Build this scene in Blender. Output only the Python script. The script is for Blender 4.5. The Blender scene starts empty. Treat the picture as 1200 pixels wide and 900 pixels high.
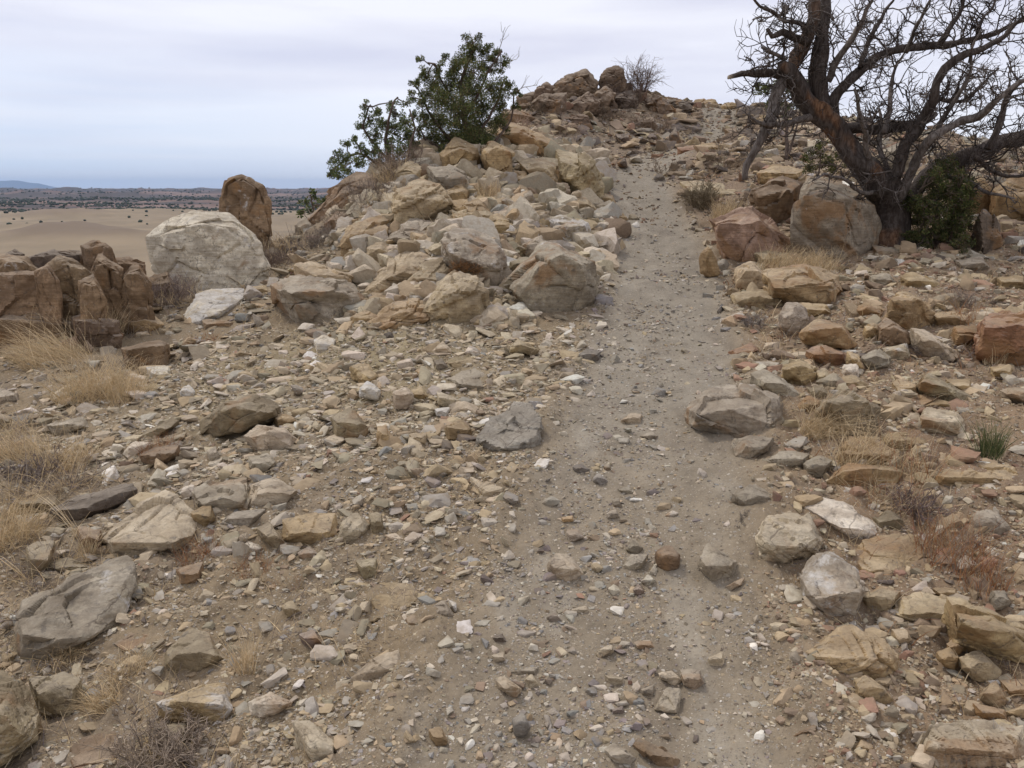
import bpy, bmesh, math, random
import numpy as np
from mathutils import Vector, Matrix

SC = bpy.context.scene
COL = SC.collection
R = math.radians

# ------------------------------------------------------------------ camera
PITCH, FPX, CAMH = R(13.6), 942.0, 1.6
cam_d = bpy.data.cameras.new('camera')
cam_d.sensor_width = 36.0
cam_d.lens = 36.0 * FPX / 1200.0
cam_d.clip_start = 0.05
cam_d.clip_end = 60000.0
cam = bpy.data.objects.new('camera', cam_d)
cam.location = (0, 0, CAMH)
cam.rotation_euler = (R(90) - PITCH, 0, 0)
COL.objects.link(cam)
SC.camera = cam

# ------------------------------------------------------------------ light and exposure
SUN_EL, SUN_AZ = R(56), R(-50)          # azimuth from +Y towards +X
sun_d = bpy.data.lights.new('sun', 'SUN')
sun_d.energy = 1.5
sun_d.angle = R(11)
sun_d.color = (1.0, 0.94, 0.86)
sun = bpy.data.objects.new('sun', sun_d)
_sd = Vector((math.sin(SUN_AZ) * math.cos(SUN_EL), math.cos(SUN_AZ) * math.cos(SUN_EL), math.sin(SUN_EL)))
sun.rotation_euler = (-_sd).to_track_quat('-Z', 'Y').to_euler()
COL.objects.link(sun)

SC.view_settings.view_transform = 'Standard'
SC.view_settings.look = 'None'
SC.view_settings.gamma = 1.0
SC.view_settings.exposure = 0.22
SC.view_settings.use_curve_mapping = False
SC.cycles.max_bounces = 5
SC.cycles.diffuse_bounces = 2
SC.cycles.glossy_bounces = 1
SC.cycles.volume_bounces = 0
SC.cycles.use_denoising = True

def world():
    w = bpy.data.worlds.new('World')
    SC.world = w
    w.use_nodes = True
    nt = w.node_tree
    nt.nodes.clear()
    N, L = nt.nodes.new, nt.links.new
    out = N('ShaderNodeOutputWorld')
    bg = N('ShaderNodeBackground')
    bg.inputs[1].default_value = 0.088
    sky = N('ShaderNodeTexSky')
    sky.sky_type = 'NISHITA'
    sky.sun_disc = False
    sky.sun_elevation = SUN_EL
    sky.sun_rotation = SUN_AZ
    sky.altitude = 1800
    tc = N('ShaderNodeTexCoord')
    sep = N('ShaderNodeSeparateXYZ')
    L(tc.outputs['Generated'], sep.inputs[0])
    # layered overcast: streaky sheets flattened towards the horizon
    mp = N('ShaderNodeMapping')
    mp.inputs['Scale'].default_value = (1.1, 1.1, 9.0)
    L(tc.outputs['Generated'], mp.inputs[0])
    nz = N('ShaderNodeTexNoise')
    nz.inputs['Scale'].default_value = 1.6
    nz.inputs['Detail'].default_value = 6
    nz.inputs['Roughness'].default_value = 0.5
    L(mp.outputs[0], nz.inputs[0])
    ramp = N('ShaderNodeValToRGB')
    ramp.color_ramp.elements[0].position = 0.36
    ramp.color_ramp.elements[0].color = (7.7, 7.7, 9.1, 1)
    ramp.color_ramp.elements[1].position = 0.62
    ramp.color_ramp.elements[1].color = (10.1, 10.1, 10.9, 1)
    L(nz.outputs[0], ramp.inputs[0])
    # bluer, thinner air low down on the left (west)
    el = N('ShaderNodeMapRange')
    el.inputs['From Min'].default_value = 0.0
    el.inputs['From Max'].default_value = 0.22
    el.inputs['To Min'].default_value = 1.0
    el.inputs['To Max'].default_value = 0.0
    el.interpolation_type = 'SMOOTHSTEP'
    L(sep.outputs[2], el.inputs[0])
    az = N('ShaderNodeMapRange')
    az.inputs['From Min'].default_value = -0.05
    az.inputs['From Max'].default_value = -0.55
    az.inputs['To Min'].default_value = 0.15
    az.inputs['To Max'].default_value = 1.0
    L(sep.outputs[0], az.inputs[0])
    mu = N('ShaderNodeMath'); mu.operation = 'MULTIPLY'
    L(el.outputs[0], mu.inputs[0]); L(az.outputs[0], mu.inputs[1])
    mx = N('ShaderNodeMix'); mx.data_type = 'RGBA'
    mx.inputs[7].default_value = (6.9, 8.1, 10.2, 1)
    mu2 = N('ShaderNodeMath'); mu2.operation = 'MULTIPLY'; mu2.inputs[1].default_value = 0.95
    L(mu.outputs[0], mu2.inputs[0])
    # cloud bands keep some of the low air white
    bd = N('ShaderNodeMapRange')
    bd.inputs['From Min'].default_value = 0.42
    bd.inputs['From Max'].default_value = 0.60
    bd.inputs['To Min'].default_value = 1.0
    bd.inputs['To Max'].default_value = 0.45
    mp2 = N('ShaderNodeMapping')
    mp2.inputs['Scale'].default_value = (1.0, 1.0, 26.0)
    mp2.inputs['Location'].default_value = (3.1, 0.4, 0.2)
    L(tc.outputs['Generated'], mp2.inputs[0])
    nz2 = N('ShaderNodeTexNoise'); nz2.inputs['Scale'].default_value = 1.5; nz2.inputs['Detail'].default_value = 4
    L(mp2.outputs[0], nz2.inputs[0]); L(nz2.outputs[0], bd.inputs[0])
    mu3 = N('ShaderNodeMath'); mu3.operation = 'MULTIPLY'
    L(mu2.outputs[0], mu3.inputs[0]); L(bd.outputs[0], mu3.inputs[1])
    L(mu3.outputs[0], mx.inputs[0]); L(ramp.outputs[0], mx.inputs[6])
    m2 = N('ShaderNodeMix'); m2.data_type = 'RGBA'
    m2.inputs[0].default_value = 0.90
    L(sky.outputs[0], m2.inputs[6]); L(mx.outputs[2], m2.inputs[7])
    L(m2.outputs[2], bg.inputs[0]); L(bg.outputs[0], out.inputs[0])
world()

# ------------------------------------------------------------------ numpy helpers
rng = np.random.default_rng(7)
random.seed(7)
_P = np.random.default_rng(3).permutation(256).astype(np.int64)
_P = np.concatenate([_P, _P, _P])
_G = np.random.default_rng(4).normal(size=(256, 3))
_G /= np.linalg.norm(_G, axis=1)[:, None]

def pn(p, s=1.0, o=0.0):
    """3D gradient noise, about -1..1, p (N,3)"""
    p = np.asarray(p, float) * s + o
    i = np.floor(p).astype(np.int64)
    f = p - i
    u = f * f * f * (f * (f * 6 - 15) + 10)
    i &= 255
    res = 0
    for dx in (0, 1):
        for dy in (0, 1):
            for dz in (0, 1):
                h = _P[_P[_P[(i[:, 0] + dx) & 255] + ((i[:, 1] + dy) & 255)] + ((i[:, 2] + dz) & 255)]
                g = _G[h]
                d = (f[:, 0] - dx) * g[:, 0] + (f[:, 1] - dy) * g[:, 1] + (f[:, 2] - dz) * g[:, 2]
                w = (u[:, 0] if dx else 1 - u[:, 0]) * (u[:, 1] if dy else 1 - u[:, 1]) * (u[:, 2] if dz else 1 - u[:, 2])
                res = res + d * w
    return res * 1.6

def fbm(p, s=1.0, o=0.0, n=4, g=0.5, lac=2.1):
    r, a = 0, 1.0
    for k in range(n):
        r = r + a * pn(p, s, o + 17.3 * k)
        s *= lac
        a *= g
    return r

def sst(a, b, x):
    t = np.clip((np.asarray(x, float) - a) / (b - a), 0, 1)
    return t * t * (3 - 2 * t)

_c, _s = math.cos(PITCH), math.sin(PITCH)
def ray(px, py):
    """direction with y = 1"""
    q = FPX * _c + (450.0 - py) * _s
    return (px - 600.0) / q, ((450.0 - py) * _c - FPX * _s) / q
def at(px, py, D):
    a, b = ray(px, py)
    return Vector((a * D, D, CAMH + b * D))
def project(x, y, z):
    d = y * _c - (z - CAMH) * _s
    v = y * _s + (z - CAMH) * _c
    d = np.maximum(d, 1e-3)
    return 600 + FPX * x / d, 450 - FPX * v / d

# ------------------------------------------------------------------ terrain: thin plate surface through surveyed points
CP = [  # pixel of the photograph, distance
 # trail
 (700,890,1.95),(860,890,1.93),(720,700,2.75),(740,600,3.38),(750,500,4.35),(760,400,6.05),(765,330,7.9),(762,280,9.8),
 (748,235,12.0),(740,205,13.6),(780,180,16.0),(850,160,18.6),(840,128,22.5),
 # left of the trail
 (500,890,1.96),(300,890,2.02),(50,890,2.12),(500,700,2.82),(300,700,2.92),(50,700,3.05),(520,600,3.48),(300,600,3.6),(50,600,3.85),
 (560,500,4.45),(300,500,4.75),(50,500,5.1),(560,430,5.6),(330,420,6.3),(60,420,6.9),(190,400,7.3),(640,400,6.2),
 (250,334,9.0),(185,337,8.8),(290,312,9.7),(285,275,10.4),(335,283,10.7),(650,372,6.85),(500,392,6.6),(400,372,7.2),(300,365,7.9),(230,350,8.3),
 # rock pile on the left
 (560,300,8.3),(620,300,8.5),(500,260,9.4),(560,220,10.6),(620,190,11.8),(600,165,12.8),(680,200,12.6),(700,245,10.9),(690,290,9.3),
 (440,265,9.9),(400,270,10.2),(400,240,11.2),(440,215,11.4),(500,190,11.9),(330,300,10.2),
 # right of the trail
 (1100,890,1.93),(980,700,2.70),(1180,700,2.68),(960,600,3.25),(1180,600,3.2),(900,500,4.2),(1000,500,4.1),(1180,500,4.0),
 (880,420,5.4),(1000,420,5.2),(1180,420,5.1),(880,350,7.1),(1000,350,6.7),(1180,340,6.8),(830,300,8.9),(900,300,8.6),
 (950,290,8.9),(1040,290,8.7),(1150,300,8.4),(840,240,11.4),(900,220,11.6),(960,215,11.4),(1060,210,11.2),(1180,240,10.4),
 (1190,200,13.0),(900,170,15.0),(1000,165,15.5),(1100,168,15.5),(1190,188,15.0),(900,130,20.5),(1000,140,19.0),
 # knoll
 (690,185,15.6),(650,165,16.2),(620,150,16.4),(690,150,17.4),(760,150,18.2),(700,112,19.6),(650,118,18.6),(630,118,18.4),(745,112,20.0),(790,130,20.2),
]
WP = [  # further points of the hill outside the picture or behind its skyline: x, y, z
 (0,-4,-.35),(-6,-4,-1.0),(6,-4,.5),(-7,1.5,-.6),(7,1.5,.9),(-1,0.2,-.15),(1.5,0.2,.05),(-4,1,-.3),(4,1,.4),
 (-7,8.6,-.9),(-5,10.4,-.6),(-3.6,11.2,0.15),(-8,12,-3.6),(-5,14,-2.6),(-3,15,-.2),(-2.4,18,.4),(-1.0,20,2.0),(-4,20,-2.6),(-9,20,-8),(-13,10,-6),(-13,0,-3),
 (1.0,24,3.1),(4.5,26,3.7),(8,25,2.2),(12,20,2.0),(14,12,2.4),(10,6,1.9),(14,4,1.7),(14,-4,1.0),(-14,-6,-3),
 (0,30,.5),(6,32,1.5),(13,30,-.6),(-8,30,-9),
]
_pts = [tuple(at(a, b, D)) for a, b, D in CP] + WP
_X = np.array(_pts)
def _phi(r2):
    return 0.5 * r2 * np.log(np.maximum(r2, 1e-12))
_n = len(_X)
_K = _phi(((_X[:, None, :2] - _X[None, :, :2]) ** 2).sum(2)) + np.eye(_n) * 0.06
_PP = np.c_[np.ones(_n), _X[:, :2]]
_A = np.block([[_K, _PP], [_PP.T, np.zeros((3, 3))]])
_W = np.linalg.solve(_A, np.r_[_X[:, 2], 0, 0, 0])
def tps(x, y):
    x = np.asarray(x, float).ravel(); y = np.asarray(y, float).ravel()
    out = np.empty(len(x))
    for k in range(0, len(x), 40000):
        xs, ys = x[k:k+40000], y[k:k+40000]
        r2 = (xs[:, None] - _X[None, :, 0]) ** 2 + (ys[:, None] - _X[None, :, 1]) ** 2
        out[k:k+40000] = _phi(r2) @ _W[:_n] + _W[_n] + _W[_n+1] * xs + _W[_n+2] * ys
    return out
VALLEY = -46.0
def hill_edge(x, y):
    """0 on the hill, 1 out on the valley floor"""
    q = np.sqrt(np.maximum(0, np.abs(x - 2) - 10) ** 2 + np.maximum(0, np.maximum(y - 24, -6 - y)) ** 2)
    return q
GX0, GY0, GS, GNX, GNY = -40.0, -40.0, 0.08, 1000, 1100
def _mk():
    gx = GX0 + GS * np.arange(GNX); gy = GY0 + GS * np.arange(GNY)
    XX, YY = np.meshgrid(gx, gy)
    cx = np.clip(XX, -13.5, 15); cy = np.clip(YY, -6, 33)
    z = tps(cx, cy).reshape(XX.shape)
    over = np.sqrt((XX - cx) ** 2 + (YY - cy) ** 2)
    z = z - over * 0.55
    return np.maximum(z, VALLEY)
HG = _mk()
def ht(x, y):
    """smooth height of the hill near the camera"""
    x = np.asarray(x, float); y = np.asarray(y, float)
    fx = np.clip((x - GX0) / GS, 0, GNX - 1.001); fy = np.clip((y - GY0) / GS, 0, GNY - 1.001)
    i = fx.astype(int); j = fy.astype(int); u = fx - i; v = fy - j
    return (HG[j, i] * (1-u) * (1-v) + HG[j, i+1] * u * (1-v) + HG[j+1, i] * (1-u) * v + HG[j+1, i+1] * u * v)
_DS = np.geomspace(1.0, 36.0, 900)
def hit(px, py, default=None):
    a, b = ray(px, py)
    zr = CAMH + b * _DS
    h = ht(a * _DS, _DS)
    k = np.nonzero(zr < h)[0]
    if len(k) == 0:
        return default
    k = max(int(k[0]), 1)
    d0, d1 = zr[k-1] - h[k-1], zr[k] - h[k]
    t = d0 / (d0 - d1) if d0 != d1 else 0
    return float(_DS[k-1] + (_DS[k] - _DS[k-1]) * min(max(t, 0), 1))
def gp(px, py, default=12.0):
    D = hit(px, py, default)
    p = at(px, py, D)
    return Vector((p.x, p.y, float(ht(p.x, p.y))))

def mesh_np(name, V, F, smooth=False, col=None, sharp=None):
    """V (n,3), F (m,k) int array or list of arrays with equal k"""
    me = bpy.data.meshes.new(name)
    F = np.asarray(F, np.int32)
    k = F.shape[1]
    me.vertices.add(len(V)); me.vertices.foreach_set('co', np.asarray(V, np.float32).ravel())
    me.loops.add(F.size); me.loops.foreach_set('vertex_index', F.ravel())
    me.polygons.add(len(F))
    me.polygons.foreach_set('loop_start', np.arange(0, F.size, k, dtype=np.int32))
    me.polygons.foreach_set('use_smooth', np.full(len(F), bool(smooth)))
    me.update(calc_edges=True)
    if col is not None:
        ca = me.color_attributes.new('tint', 'FLOAT_COLOR', 'POINT')
        c = np.ones((len(V), 4), np.float32); c[:, :3] = col
        ca.data.foreach_set('color', c.ravel())
    if sharp is not None and smooth:
        me.set_sharp_from_angle(angle=sharp)
    return me

def link(name, me, mat, parent=None, loc=None):
    o = bpy.data.objects.new(name, me)
    COL.objects.link(o)
    if mat is not None:
        me.materials.append(mat)
    if parent is not None:
        o.parent = parent
    if loc is not None:
        o.location = loc
    return o
def tag(o, label, cat, group=None, kind=None):
    if kind: o['kind'] = kind
    if label: o['label'] = label
    if cat: o['category'] = cat
    if group: o['group'] = group
    return o
def empty(name, loc):
    o = bpy.data.objects.new(name, None)
    o.empty_display_size = 0.2
    COL.objects.link(o)
    o.location = loc
    return o

def sat(c, k=1.24):
    c = np.array(c, float); l = c @ np.array([.3, .59, .11])
    return np.clip(l + (c - l) * k, .01, .95)

# ------------------------------------------------------------------ materials
class NT:
    def __init__(s, name):
        s.m = bpy.data.materials.new(name); s.m.use_nodes = True
        s.t = s.m.node_tree; s.t.nodes.clear()
        s.out = s.N('ShaderNodeOutputMaterial')
        s.b = s.N('ShaderNodeBsdfPrincipled')
        s.b.inputs['Roughness'].default_value = 0.92
        s.b.inputs['Specular IOR Level'].default_value = 0.25
        s.L(s.b.outputs[0], s.out.inputs[0])
    def N(s, t): return s.t.nodes.new(t)
    def L(s, a, b): s.t.links.new(a, b)
    def tc(s, which='Object'):
        if not hasattr(s, '_tc'): s._tc = s.N('ShaderNodeTexCoord')
        return s._tc.outputs[which]
    def noise(s, vec, scale, detail=4, rough=0.55, dist=0.0):
        n = s.N('ShaderNodeTexNoise'); n.inputs['Scale'].default_value = scale
        n.inputs['Detail'].default_value = detail; n.inputs['Roughness'].default_value = rough
        n.inputs['Distortion'].default_value = dist
        s.L(vec, n.inputs['Vector']); return n.outputs['Fac']
    def vor(s, vec, scale, feature='F1', out='Distance'):
        n = s.N('ShaderNodeTexVoronoi'); n.feature = feature; n.inputs['Scale'].default_value = scale
        s.L(vec, n.inputs['Vector']); return n.outputs[out]
    def rr(s, v, a, b, c=0.0, d=1.0, smooth=True):
        n = s.N('ShaderNodeMapRange')
        if smooth: n.interpolation_type = 'SMOOTHSTEP'
        for i, x in zip((1, 2, 3, 4), (a, b, c, d)): n.inputs[i].default_value = x
        s.L(v, n.inputs[0]); return n.outputs[0]
    def math(s, op, a, b):
        n = s.N('ShaderNodeMath'); n.operation = op
        for i, x in ((0, a), (1, b)):
            if isinstance(x, (int, float)): n.inputs[i].default_value = x
            else: s.L(x, n.inputs[i])
        return n.outputs[0]
    def mix(s, f, a, b, mode='MIX'):
        n = s.N('ShaderNodeMix'); n.data_type = 'RGBA'; n.blend_type = mode
        for i, x in ((0, f), (6, a), (7, b)):
            if isinstance(x, (int, float)): n.inputs[i].default_value = x
            elif isinstance(x, tuple): n.inputs[i].default_value = (*x[:3], 1)
            else: s.L(x, n.inputs[i])
        return n.outputs[2]
    def bump(s, h, strength, dist, prev=None):
        n = s.N('ShaderNodeBump'); n.inputs['Strength'].default_value = strength; n.inputs['Distance'].default_value = dist
        s.L(h, n.inputs['Height'])
        if prev is not None: s.L(prev, n.inputs['Normal'])
        return n.outputs[0]
    def mapping(s, vec, sc=(1, 1, 1), rot=(0, 0, 0), loc=(0, 0, 0)):
        n = s.N('ShaderNodeMapping'); n.inputs['Scale'].default_value = sc; n.inputs['Rotation'].default_value = rot
        n.inputs['Location'].default_value = loc
        s.L(vec, n.inputs[0]); return n.outputs[0]
    def attr(s, name, typ='GEOMETRY'):
        n = s.N('ShaderNodeAttribute'); n.attribute_name = name; n.attribute_type = typ; return n
    def addv(s, a, b):
        n = s.N('ShaderNodeVectorMath'); n.operation = 'ADD'; s.L(a, n.inputs[0]); s.L(b, n.inputs[1]); return n.outputs[0]

def rock_material():
    t = NT('weathered_sandstone')
    oi = t.N('ShaderNodeObjectInfo')
    cx = t.N('ShaderNodeCombineXYZ')
    mul = t.math('MULTIPLY', oi.outputs['Random'], 60.0)
    for i in range(3): t.L(mul, cx.inputs[i])
    v = t.addv(t.tc(), cx.outputs[0])
    base = oi.outputs['Color']
    n1 = t.noise(v, 3.2, 5, 0.6, 0.4)
    n2 = t.noise(v, 13.0, 6, 0.65, 0.2)
    n3 = t.noise(v, 70.0, 4, 0.7)
    c = t.mix(t.rr(n1, .3, .7), t.mix(1.0, base, (.60, .56, .52), 'MULTIPLY'), t.mix(1.0, base, (1.30, 1.27, 1.20), 'MULTIPLY'))
    c = t.mix(t.math('MULTIPLY', t.rr(n2, .42, .62), .7), c, t.mix(1.0, base, (.60, .56, .52), 'MULTIPLY'))
    # rust stain
    st = t.attr('stain', 'OBJECT').outputs['Fac']
    n4 = t.noise(t.mapping(v, loc=(9, 3, 1)), 2.6, 5, 0.6, 0.8)
    f = t.math('MULTIPLY', t.rr(t.math('ADD', n4, t.math('MULTIPLY', t.math('SUBTRACT', st, .5), .35)), .50, .64), .7)
    c = t.mix(f, c, (.30, .17, .075))
    # pale caliche and lichen
    li = t.attr('lichen', 'OBJECT').outputs['Fac']
    n5 = t.noise(t.mapping(v, loc=(2, 7, 5)), 5.5, 7, 0.7, 0.6)
    f = t.rr(t.math('ADD', n5, t.math('MULTIPLY', t.math('SUBTRACT', li, .5), .45)), .60, .72)
    c = t.mix(t.math('MULTIPLY', f, .8), c, (.62, .60, .56))
    # dark lichen specks
    n6 = t.noise(t.mapping(v, loc=(5, 1, 8)), 24.0, 5, 0.7)
    c = t.mix(t.math('MULTIPLY', t.rr(n6, .57, .68), .6), c, (.09, .08, .07))
    # bedding lines
    w = t.noise(t.mapping(v, sc=(3, 3, 34), rot=(.35, -.3, 0)), 1.6, 4, 0.6, 0.5)
    c = t.mix(t.math('MULTIPLY', t.rr(w, .42, .60), .5), c, t.mix(1.0, c, (.66, .6, .52), 'MULTIPLY'))
    # dust settled on upward faces
    g = t.N('ShaderNodeNewGeometry'); sp = t.N('ShaderNodeSeparateXYZ'); t.L(g.outputs['Normal'], sp.inputs[0])
    f = t.math('MULTIPLY', t.rr(sp.outputs[2], .35, .95), t.rr(n1, .35, .65, .12, .42))
    c = t.mix(f, c, (.38, .33, .26))
    c = t.mix(.5, c, t.mix(1.0, c, t.mix(n3, (.45, .44, .42), (1.6, 1.6, 1.6)), 'MULTIPLY'))
    t.L(c, t.b.inputs['Base Color'])
    cr = t.vor(t.addv(t.mapping(v, sc=(1, 1, 1.8)), t.mapping(t.mix(1.0, (0, 0, 0), t.noise(v, 9, 3)), sc=(.3, .3, .3))), 4.5, 'DISTANCE_TO_EDGE')
    crk = t.rr(cr, 0.0, .03)
    c = t.mix(t.math('MULTIPLY', t.rr(cr, .0, .022, 1, 0), t.rr(n1, .45, .6, 0, .6)), c, (.10, .075, .055))
    t.L(c, t.b.inputs['Base Color'])
    b = t.bump(crk, .35, .012)
    b = t.bump(w, .22, .012, b)
    b = t.bump(n2, .6, .018, b)
    b = t.bump(n3, .8, .009, b)
    t.L(b, t.b.inputs['Normal'])
    return t.m

def stone_material():
    t = NT('loose_stone')
    v = t.tc()
    c = t.attr('tint').outputs['Color']
    n1 = t.noise(v, 45, 5, .65)
    n2 = t.noise(v, 190, 3, .7)
    c = t.mix(.75, c, t.mix(1.0, c, t.mix(n1, (.5, .48, .45), (1.5, 1.5, 1.5)), 'MULTIPLY'))
    c = t.mix(t.math('MULTIPLY', t.rr(t.noise(v, 16, 4, .6), .45, .65), .45), c, (.27, .20, .125))
    t.L(c, t.b.inputs['Base Color'])
    b = t.bump(n1, .5, .01)
    b = t.bump(n2, .4, .003, b)
    t.L(b, t.b.inputs['Normal'])
    return t.m

def ground_material():
    t = NT('dirt_and_grit')
    v = t.tc()
    a = t.attr('tint').outputs['Color']
    near = t.attr('near').outputs['Fac']
    n0 = t.noise(v, .8, 5, .6)
    n1 = t.noise(v, 7, 6, .65)
    n2 = t.noise(v, 42, 6, .7)
    c = t.mix(.8, a, t.mix(1.0, a, t.mix(n1, (.62, .60, .57), (1.36, 1.36, 1.36)), 'MULTIPLY'))
    c = t.mix(t.math('MULTIPLY', .6, near), c, t.mix(1.0, c, t.mix(n2, (.55, .53, .5), (1.5, 1.5, 1.5)), 'MULTIPLY'))
    # embedded grit at two sizes: each cell its own colour
    b = None
    for sc_, th, am in ((95, .46, .85), (210, .46, .8), (42, .36, .85)):
        vw = t.addv(v, t.mapping(t.noise(v, sc_ * .8, 2), sc=(.01, .01, .01)))
        vn = t.N('ShaderNodeTexVoronoi'); vn.inputs['Scale'].default_value = sc_; vn.inputs['Randomness'].default_value = 1
        t.L(vw, vn.inputs['Vector'])
        sp = t.N('ShaderNodeSeparateColor'); t.L(vn.outputs['Color'], sp.inputs[0])
        lim = t.rr(sp.outputs[1], .25, 1, .0, th, False)
        m = t.rr(t.math('SUBTRACT', vn.outputs['Distance'], lim), -.06, .02, 1, 0)
        m = t.math('MULTIPLY', m, near)
        cc = t.N('ShaderNodeValToRGB'); e = cc.color_ramp.elements
        e[0].color = (.13, .10, .075, 1); e[1].color = (.55, .50, .42, 1)
        for p_, q_ in ((.3, (.27, .21, .14, 1)), (.55, (.32, .29, .25, 1)), (.8, (.36, .28, .18, 1))):
            x = e.new(p_); x.color = q_
        t.L(sp.outputs[0], cc.inputs[0])
        c = t.mix(t.math('MULTIPLY', m, am), c, cc.outputs[0])
        b = t.bump(m, .55, .9 / sc_ * .5, b)
    t.L(c, t.b.inputs['Base Color'])
    b = t.bump(n2, .6, .012, b)
    b = t.bump(n1, .5, .03, b)
    t.L(b, t.b.inputs['Normal'])
    return t.m

def simple_material(name, col, col2=None, scale=20, rough=.9, bump=.3, bd=.01, attr=False, sub=0, stretch=(1, 1, 1)):
    t = NT(name)
    t.b.inputs['Roughness'].default_value = rough
    v = t.mapping(t.tc(), sc=stretch)
    n = t.noise(v, scale, 5, .65, .3)
    c0 = t.attr('tint').outputs['Color'] if attr else col
    c1 = t.mix(1.0, c0, col2, 'MULTIPLY') if attr else (col2 or tuple(x * .55 for x in col))
    c = t.mix(t.rr(n, .35, .65), c0, c1)
    t.L(c, t.b.inputs['Base Color'])
    if bump: t.L(t.bump(n, bump, bd), t.b.inputs['Normal'])
    if sub:
        tr = t.N('ShaderNodeBsdfTranslucent'); t.L(c, tr.inputs[0])
        ms = t.N('ShaderNodeMixShader'); ms.inputs[0].default_value = sub
        t.L(t.b.outputs[0], ms.inputs[1]); t.L(tr.outputs[0], ms.inputs[2]); t.L(ms.outputs[0], t.out.inputs[0])
    return t.m

M_ROCK = rock_material()
M_STONE = stone_material()
M_GROUND = ground_material()
M_DRY = simple_material('dry_grass', None, (.7, .66, .6), 30, .8, 0, attr=True, sub=.25)
M_LEAF = simple_material('evergreen_leaf', None, (.7, .75, .6), 12, .7, 0, attr=True, sub=.15)
M_BARK = simple_material('dead_wood', None, (.45, .40, .37), 26, .95, .9, .02, attr=True, stretch=(1.5, 1.5, .35))
M_TWIG = simple_material('grey_twig', None, (.65, .62, .6), 30, .9, 0, attr=True)

# ------------------------------------------------------------------ ground: one polar sheet out to the horizon
C_DIRT = np.array((.245, .200, .145)); C_TRAIL = np.array((.275, .245, .198)); C_SCREE = np.array((.295, .253, .175))
C_LITTER = np.array((.20, .13, .085)); C_SAND = np.array((.235, .180, .112)); C_RIGHT = np.array((.25, .185, .125))
C_DIRT, C_TRAIL, C_SCREE, C_RIGHT, C_LITTER = sat(C_DIRT, 1.35) * .92, sat(C_TRAIL, 1.2) * .9, sat(C_SCREE, 1.35) * .95, sat(C_RIGHT, 1.15) * .95, sat(C_LITTER, 1.1)
TRAIL = np.array([tuple(at(a, b, D))[:2] for a, b, D in
    [(700,890,1.95),(722,700,2.75),(745,600,3.38),(762,500,4.35),(775,400,6.05),(780,330,7.9),(765,280,9.8),(745,235,12.0),(742,205,13.6),(785,180,16.0),(845,155,18.9),(842,128,22.5)]])
TRAIL = np.vstack([[TRAIL[0, 0] - .1, -4], TRAIL, [TRAIL[-1, 0] + .4, 28]])
TW = np.interp(np.arange(len(TRAIL)), [0, 1, 3, 6, 9, 13], [.7, .58, .55, .55, .6, .5])
def trail_d(x, y):
    """distance to the middle of the trail divided by its half width"""
    cx = np.interp(y, TRAIL[:, 1], TRAIL[:, 0]); w = np.interp(y, TRAIL[:, 1], TW)
    return np.abs(x - cx) / w

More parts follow.
